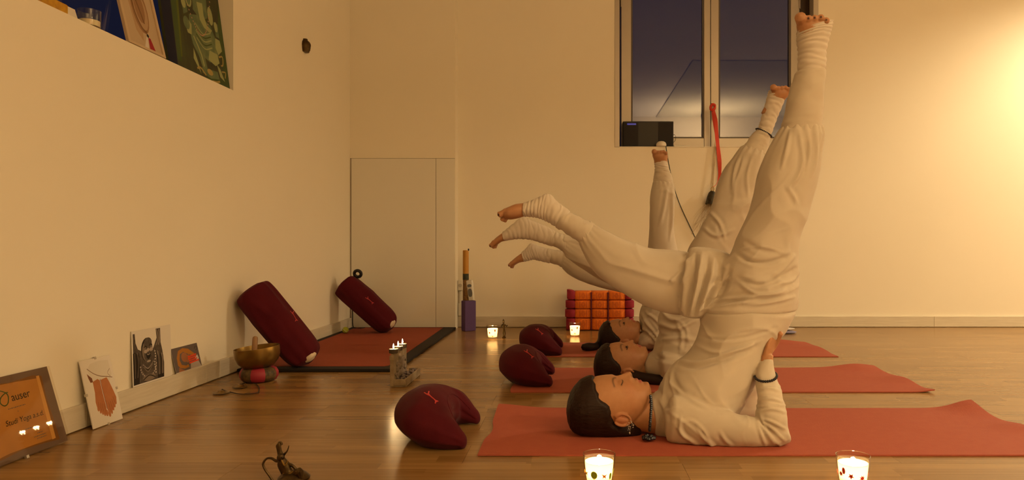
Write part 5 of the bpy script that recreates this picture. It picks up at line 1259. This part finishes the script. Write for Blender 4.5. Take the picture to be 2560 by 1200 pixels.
# ------------------------------------------------------------------ kapok cushion
YC = 5.36
kc = Thing('kapok_cushion', (.20, YC+.05, 0), 'orange and maroon quilted kapok cushion standing against the back wall', 'cushion')
M_mar2 = mat('crimson_cotton', (.30, .014, .035), .8, var=(12, (.24, .011, .030), 2), bump=(300, .3, .001)); M_seam = mat('plum_piping', (.09, .006, .03), .8)
def orange_mat():
    m = mat('orange_brocade', (.82, .20, .010), .75, var=(90, (.66, .13, .008), 2.2), bump=(300, .3, .001)); return m
M_or = orange_mat(); M_or2 = mat('woven_diamond', (.52, .10, .012), .7)
xe = [1414, 1438, 1478, 1520, 1562, 1584]; ye = [728, 750, 772, 795, 826]
for r_ in range(4):
    zt_, zb_ = pz(ye[r_], YC), pz(ye[r_+1], YC)
    if r_ == 3: zb_ = .002
    for k in range(5):
        xa, xb = P(xe[k], 0, YC)[0], P(xe[k+1], 0, YC)[0]
        if k == 0: xa += (.010, .0, -.004, .004)[r_]
        if k == 4: xb += (-.004, .004, .003, 0)[r_]
        n = 28; V = []; F = []; cz, hz_ = (zt_+zb_)/2, (zt_-zb_)/2; dep = .075
        ns = 5
        for i in range(ns):
            u = i/(ns-1); x_ = xa+(xb-xa)*u; pf_ = 1-.10*(abs(u-.5)*2)**4
            if k in (0, 4):
                e = u if k == 0 else 1-u; pf_ *= (.86+.14*math.sin(min(e*1.8, 1)*math.pi/2))
            for j in range(n):
                t = 2*math.pi*j/n; ct, st_ = math.cos(t), math.sin(t)
                yy = YC+.06-dep*pf_*np.sign(ct)*abs(ct)**.30; zz = cz+hz_*.995*(pf_ if k in (0, 4) and r_ != 3 else 1)*np.sign(st_)*abs(st_)**.28
                if r_ == 0 and k == 0 and st_ > .5: zz += .018*(1-u)
                V.append((x_, yy, max(zz, .002)))
        F = [(i*n+j, i*n+(j+1)%n, (i+1)*n+(j+1)%n, (i+1)*n+j) for i in range(ns-1) for j in range(n)]+[tuple(range(n))[::-1], tuple(range((ns-1)*n, ns*n))]
        cell = kc.part('cell', MB().add(V, [f[::-1] for f in F]), M_mar2 if k in (0, 4) else M_or, ang=0)
        if k in (1, 2, 3):                                   # woven figure on each orange cell
            d = MB(); xm, ym = (xa+xb)/2, YC+.06-dep-.0012; q = hz_*.72
            for (s0, s1) in ((1.0, .80), (.55, .38)):
                for (ax_, az_, bx_, bz_) in ((0, 1, 1, 0), (1, 0, 0, -1), (0, -1, -1, 0), (-1, 0, 0, 1)):
                    w_ = .017
                    d.add([(xm+ax_*w_*s0, ym, cz+az_*q*s0), (xm+bx_*w_*s0, ym, cz+bz_*q*s0), (xm+bx_*w_*s1, ym, cz+bz_*q*s1), (xm+ax_*w_*s1, ym, cz+az_*q*s1)], [(0, 1, 2, 3)])
            for e in (-1, 1): d.add([(xm+e*.026-.0025, ym, cz-q), (xm+e*.026+.0025, ym, cz-q), (xm+e*.026+.0025, ym, cz+q), (xm+e*.026-.0025, ym, cz+q)], [(0, 1, 2, 3)])
            kc.part('woven_pattern', d, M_or2, parent=cell, smooth=False)
for k in (2, 3):
    x_ = P(xe[k], 0, YC)[0]; kc.part('piping', MB().box((x_-.004, YC-.0165, .006), (x_+.004, YC+.02, pz(730, YC))), M_seam, smooth=False, bevel=.003)

# ------------------------------------------------------------------ figurines
def figurine(name, c, pts_fn, label, k):
    T = Thing(name, c, label, 'figurine', None); pts_fn(T, np.asarray(c, float), k)
def small_figure(T, c, k):
    T.part('base', MB().lathe([(.001, 0), (.020*k, 0), (.020*k, .006*k), (.012*k, .014*k), (.013*k, .022*k), (.001, .023*k)], c, 16), M_bronze)
    b_ = MB(); z = lambda x, y, h: c+np.array([x, y, h])*k
    b_.tube(np.array([z(-.004, 0, .02), z(-.007, -.002, .05), z(-.002, 0, .085)]), [.005*k, .006*k, .008*k], 8); b_.tube(np.array([z(.006, -.002, .02), z(.010, -.004, .045), z(.003, 0, .085)]), [.005*k, .006*k, .008*k], 8)
    b_.add(*loft([(z(0, 0, .075), np.array([.012*k, 0, 0]), np.array([0, .009*k, 0])), (z(-.002, 0, .10), np.array([.009*k, 0, 0]), np.array([0, .008*k, 0])), (z(-.003, 0, .125), np.array([.014*k, 0, 0]), np.array([0, .009*k, 0])), (z(-.004, 0, .137), np.array([.006*k, 0, 0]), np.array([0, .005*k, 0]))], 12, 3))
    b_.ball(z(-.005, -.001, .150), np.array([.010, .010, .012])*k, 12)
    b_.tube(np.array([z(-.016, 0, .128), z(-.026, -.004, .110), z(-.014, -.010, .098)]), [.005*k, .0045*k, .004*k], 8); b_.tube(np.array([z(.010, 0, .128), z(.024, -.004, .112), z(.034, -.006, .122)]), [.005*k, .0045*k, .004*k], 8)
    T.part('figure', b_, M_bronze); T.part('crown', MB().lathe([(.010*k, 0), (.011*k, .004*k), (.007*k, .012*k), (.003*k, .020*k), (.001, .024*k)], z(-.005, -.001, .158), 12), M_bronze)
small_c = (P(1260, 842, 4.93)[0], 4.93, 0)
figurine('small_figurine', small_c, small_figure, 'tiny dark bronze figurine standing beside the far left candle glass', .72)
# the dancing figure at the bottom edge: pixels give its outline, it leans to the right as it stands
YS = 1.93
def dq(px, py, dy=0): return P(px, py, YS+dy)
dc = np.array([dq(735, 1230)[0], YS, 0])
df = Thing('dancing_figurine', dc, 'bronze dancing figurine with curled arms at the bottom edge of the photo', 'figurine')
zb = P(0, 1205, YS)[2]
df.part('base', MB().lathe([(.001, 0), (.040, 0), (.042, .006), (.034, .014), (.026, .020), (.001, .021)], dc, 28), M_bronze)
b_ = MB()
b_.tube(np.array([dc+np.array([.004, 0, .018]), dq(737, 1205), dq(728, 1192)]), [.007, .009, .011], 10)
b_.add(*loft([(dq(724, 1196), dq(740, 1192)-dq(724, 1196), np.array([0, .014, 0])), (dq(716, 1178), dq(730, 1174)-dq(716, 1178), np.array([0, .012, 0])), (dq(708, 1160), dq(722, 1157)-dq(708, 1160), np.array([0, .013, 0])), (dq(704, 1146), dq(712, 1144)-dq(704, 1146), np.array([0, .008, 0]))], 16, 4))
b_.tube(np.array([dq(736, 1190, -.01), dq(748, 1178, -.02), dq(752, 1192, -.02), dq(760, 1204, -.015)]), [.010, .010, .008, .005], 10)
df.part('body', b_, M_bronze)
df.part('head', MB().ball(dq(702, 1143, -.004), (.010, .011, .011), 14).ball(dq(705, 1144, -.014), (.003, .003, .003), 6), M_bronze)
df.part('headdress', MB().add(*loft([(dq(702, 1140), dq(709, 1138)-dq(702, 1140), np.array([0, .007, 0])), (dq(698, 1124), dq(704, 1122)-dq(698, 1124), np.array([0, .005, 0])), (dq(696, 1112), dq(702, 1110)-dq(696, 1112), np.array([0, .005, 0])), (dq(698, 1106), dq(701, 1105)-dq(698, 1106), np.array([0, .003, 0]))], 12, 4)).tube(np.array([dq(696, 1112), dq(698, 1106), dq(703, 1107), dq(704, 1112)]), .003, 8), M_bronze)
df.part('fan_leaf', MB().add(*loft([(dq(706, 1142), dq(713, 1138)-dq(706, 1142), np.array([0, .003, 0])), (dq(713, 1132), dq(719, 1129)-dq(713, 1132), np.array([0, .003, 0])), (dq(719, 1124), dq(722, 1121)-dq(719, 1124), np.array([0, .002, 0])), (dq(722, 1114), dq(723, 1113)-dq(722, 1114), np.array([0, .0015, 0]))], 10, 4)), M_bronze)
for pts, rs_ in (([(704, 1152), (690, 1152), (680, 1146), (668, 1146), (660, 1154), (658, 1163), (664, 1176), (674, 1190), (682, 1203)], [.005, .004, .0034, .003, .003, .003, .003, .003, .003]), ([(722, 1160), (732, 1165), (742, 1176), (752, 1184), (756, 1190), (748, 1194)], [.005, .0042, .004, .004, .006, .004]), ([(756, 1190), (764, 1196), (770, 1204)], [.003, .0026, .002]), ([(722, 1164), (716, 1170), (706, 1178), (710, 1184)], [.005, .004, .0038, .003])):
    df.part('arm', MB().tube(np.array([dq(*q, -.006*i/len(pts)) for i, q in enumerate(pts)]), rs_, 8, 4), M_bronze)
df.part('necklace', MB().tube(np.array([dq(704, 1150, -.012), dq(712, 1164, -.016), dq(720, 1152, -.012)]), .0022, 6, 4), M_brass)
df.part('belt', MB().tube(np.array([dq(708, 1184, -.012), dq(720, 1186, -.016), dq(733, 1178, -.012)]), .0028, 6, 4), M_brass)

# ------------------------------------------------------------------ on the far window sill and hanging from its handle
st = Thing('stereo', (P(1620, 0, 5.63)[0], 5.62, SILL), 'black compact stereo on the back window sill', 'stereo')
xa, xb = P(1557, 0, 5.632)[0], P(1684, 0, 5.632)[0]; z0_, z1_ = SILL+.001, pz(303, 5.632); Ya = 5.632
st.part('cabinet', MB().box((xa, Ya, z0_), (xb, Ya+.060, z1_)), M_black, smooth=False, bevel=.006)
gm = mat('speaker_grille', (.018, .016, .016), .8, bump=(500, .6, .001))
for (f0, f1) in ((.015, .30), (.70, .985)): st.part('speaker_grille', MB().box((xa+(xb-xa)*f0, Ya-.004, z0_+.012), (xa+(xb-xa)*f1, Ya, z1_-.010)), gm, smooth=False, bevel=.002)
st.part('display', MB().box((xa+(xb-xa)*.085, Ya-.0055, z1_-.030), (xa+(xb-xa)*.26, Ya-.0041, z1_-.018)), mat('blue_display', (.02, .02, .05), .3, emit=((.10, .10, .6), .35)), smooth=False)
st.part('control_panel', MB().box((xa+(xb-xa)*.31, Ya-.002, z0_+.012), (xa+(xb-xa)*.69, Ya, z1_-.010)), M_black, smooth=False)
st.part('antenna_wire', MB().tube(np.array([(xb-.002, Ya+.03, z1_-.10), (xb+.016, Ya+.02, z1_-.11), (xb+.018, Ya+.02, z1_-.145), (xb+.002, Ya+.02, z1_-.165)]), .0018, 6, 4), M_black)
dm = Thing('white_dome', (P(1653, 0, 5.57)[0], 5.57, SILL), 'small white dome with a dark cable on the sill in front of the stereo', 'dome')
c = np.array([P(1653, 0, 5.59)[0], 5.590, SILL+.001])
dm.part('shell', MB().lathe([(.001, 0), (.034, 0), (.040, .006), (.040, .018), (.034, .032), (.020, .041), (.001, .044)], c, 28), mat('white_dome_plastic', (.76, .70, .60), .45))
wl = [(1666, 374, 5.55), (1668, 385, 5.565), (1672, 410, 5.57), (1684, 465, 5.57), (1700, 512, 5.57), (1722, 560, 5.57), (1736, 590, 5.57), (1752, 625, 5.57), (1765, 660, 5.57)]
dm.part('cable', MB().tube(np.array([c+np.array([.036, -.005, .006])]+[P(*q) for q in wl]), .0032, 6, 4), mat('dark_green_cable', (.03, .04, .025), .6))
rm = Thing('remote_control', (P(1705, 0, 5.6)[0], 5.6, SILL), 'thin white remote control lying on the back window sill', 'remote')
xa, xb = P(1685, 0, 5.59)[0], P(1725, 0, 5.59)[0]
rm.part('case', MB().box((xa, 5.590, SILL+.001), (xb, 5.622, SILL+.013)), M_white, smooth=False, bevel=.004)
rm.part('button_pad', MB().box((xa+.02, 5.596, SILL+.0132), (xb-.03, 5.616, SILL+.0142)), M_black, smooth=False)
# red ribbon knotted on the handle
rb = Thing('ribbon', (P(1782, 0, 5.58)[0], 5.57, P(0, 268, 5.58)[2]), 'red ribbon knotted on the back window handle and hanging down', 'ribbon')
YR = 5.57
kn = MB()
for r_, ph in ((.021, 0), (.015, .8), (.019, 1.9)):
    kn.tube(np.array([P(1782, 268, YR-.01)+r_*np.array([math.cos(t)*.9, -.35*math.sin(t+ph), math.sin(t+ph*.3)*1.15]) for t in np.linspace(0, 2*math.pi, 17)]), .0075, 8, 2)
rb.part('knot', kn, M_red, ang=0)
def strip(pts, wd, th=.0012):
    C_ = catmull(np.array([P(*q[:3]) for q in pts]), 5); W_ = np.interp(np.linspace(0, 1, len(C_)), np.linspace(0, 1, len(wd)), wd); V = []; F = []
    T_ = np.gradient(C_, axis=0)
    for i in range(len(C_)):
        s_ = np.array([T_[i][2], .25*math.sin(i*.4)*abs(T_[i][2]), -T_[i][0]]); s_ /= np.linalg.norm(s_); nn = np.cross(s_, T_[i]); nn /= np.linalg.norm(nn)
        for a, b in ((-1, -1), (1, -1), (1, 1), (-1, 1)): V.append(C_[i]+s_*a*W_[i]/2+nn*b*th)
    m = len(C_); F = [(i*4+j, i*4+(j+1)%4, (i+1)*4+(j+1)%4, (i+1)*4+j) for i in range(m-1) for j in range(4)]+[(3, 2, 1, 0), ((m-1)*4, (m-1)*4+1, (m-1)*4+2, (m-1)*4+3)]
    return V, F
rb.part('ribbon_tail', MB().add(*strip([(1783,272,5.565),(1789,300,5.57),(1792,340,5.57),(1797,390,5.566),(1799,430,5.566),(1797,452,5.566)], [.018, .028, .030, .028, .022, .020])), M_red, ang=30)
rb.part('ribbon_tail', MB().add(*strip([(1781,274,5.574),(1786,310,5.576),(1793,350,5.574),(1800,400,5.572),(1800,445,5.572)], [.016, .020, .022, .022, .018])), M_red, ang=30)
# bell with raffia
be = Thing('hanging_bell', (P(1778, 0, 5.56)[0], 5.55, P(0, 497, 5.56)[2]), 'dark metal bell with raffia strands hanging below the back window', 'bell')
c = P(1781, 478, 5.535); d_ = np.array([-.12, -.04, -1.]); d_ /= np.linalg.norm(d_)
be.part('bell', MB().lathe([(.004, -.002), (.016, .0), (.028, .016), (.036, .045), (.040, .080), (.046, .105), (.043, .105), (.036, .08), (.030, .045), (.001, .02)], c, 24, d_), mat('dark_bell_metal', (.075, .065, .045), .5, metal=.7, var=(40, (.03, .025, .02), 2)))
be.part('loop', MB().tube(np.array([c+np.array([.0, 0, -.004]), c+np.array([-.010, 0, .020]), c+np.array([.006, 0, .034]), c+np.array([.012, 0, .014]), c+np.array([.004, 0, -.002])]), .003, 6, 5), M_brass)
be.part('cord', MB().tube(np.array([P(1796, 448, 5.566), P(1790, 462, 5.55), c+np.array([.0, 0, .03])]), .002, 6, 3), M_red)
rf = MB(); rr = random.Random(11)
for i in range(70):
    x_, y_ = rr.uniform(1728, 1782), rr.uniform(540, 590); s0 = P(1776+rr.uniform(-6, 6), 505+rr.uniform(-4, 6), 5.545)
    e = P(x_, y_, 5.555+rr.uniform(-.02, .012)); mid = (s0+e)/2+np.array([rr.uniform(-.02, .02), 0, rr.uniform(-.015, .02)])
    rf.tube(np.array([s0, mid, e]), .0007, 4, 4)
for i in range(14):
    s0 = P(1786+rr.uniform(-3, 3), 455+rr.uniform(-10, 10), 5.56); e = P(1776+rr.uniform(-6, 8), 500, 5.56); rf.tube(np.array([P(1788, 350+rr.uniform(-5, 60), 5.568), s0+np.array([rr.uniform(-.03, .0), 0, 0]), e]), .0006, 4, 4)
be.part('raffia', rf, mat('raffia', (.52, .40, .24), .8), kind='stuff', ang=0)

# pale blue pad near the far wall
pd = Thing('eye_pillow', (P(1975, 0, 5.2)[0], 5.2, 0), 'small flat white and blue pad on the floor beyond the hips', 'pad')
xa, xb = P(1900, 0, 5.2)[0], P(1996, 0, 5.2)[0]
def pad(x0, x1, y0, y1, z0, z1, ed): 
    V, F = loft([(np.array([x, (y0+y1)/2, (z0+z1)/2]), np.array([0, (y1-y0)/2*q, 0]), np.array([0, 0, (z1-z0)/2*q])) for x, q in ((x0, .6), (x0+ed, .95), ((x0+x1)/2, 1), (x1-ed, .8), (x1, .25))], 24, 4, cap=(.2, .2), ex=.6); V[:, 2] = np.maximum(V[:, 2], z0); return V, F
pd.part('lower_layer', MB().add(*pad(xa, xb-.02, 5.13, 5.26, .001, .020, .03)), mat('lavender_blue_cloth', (.24, .22, .34), .85))
pd.part('upper_layer', MB().add(*pad(xa, xb-.03, 5.14, 5.27, .0202, .045, .08)), mat('white_pad_cloth', (.62, .58, .54), .85))
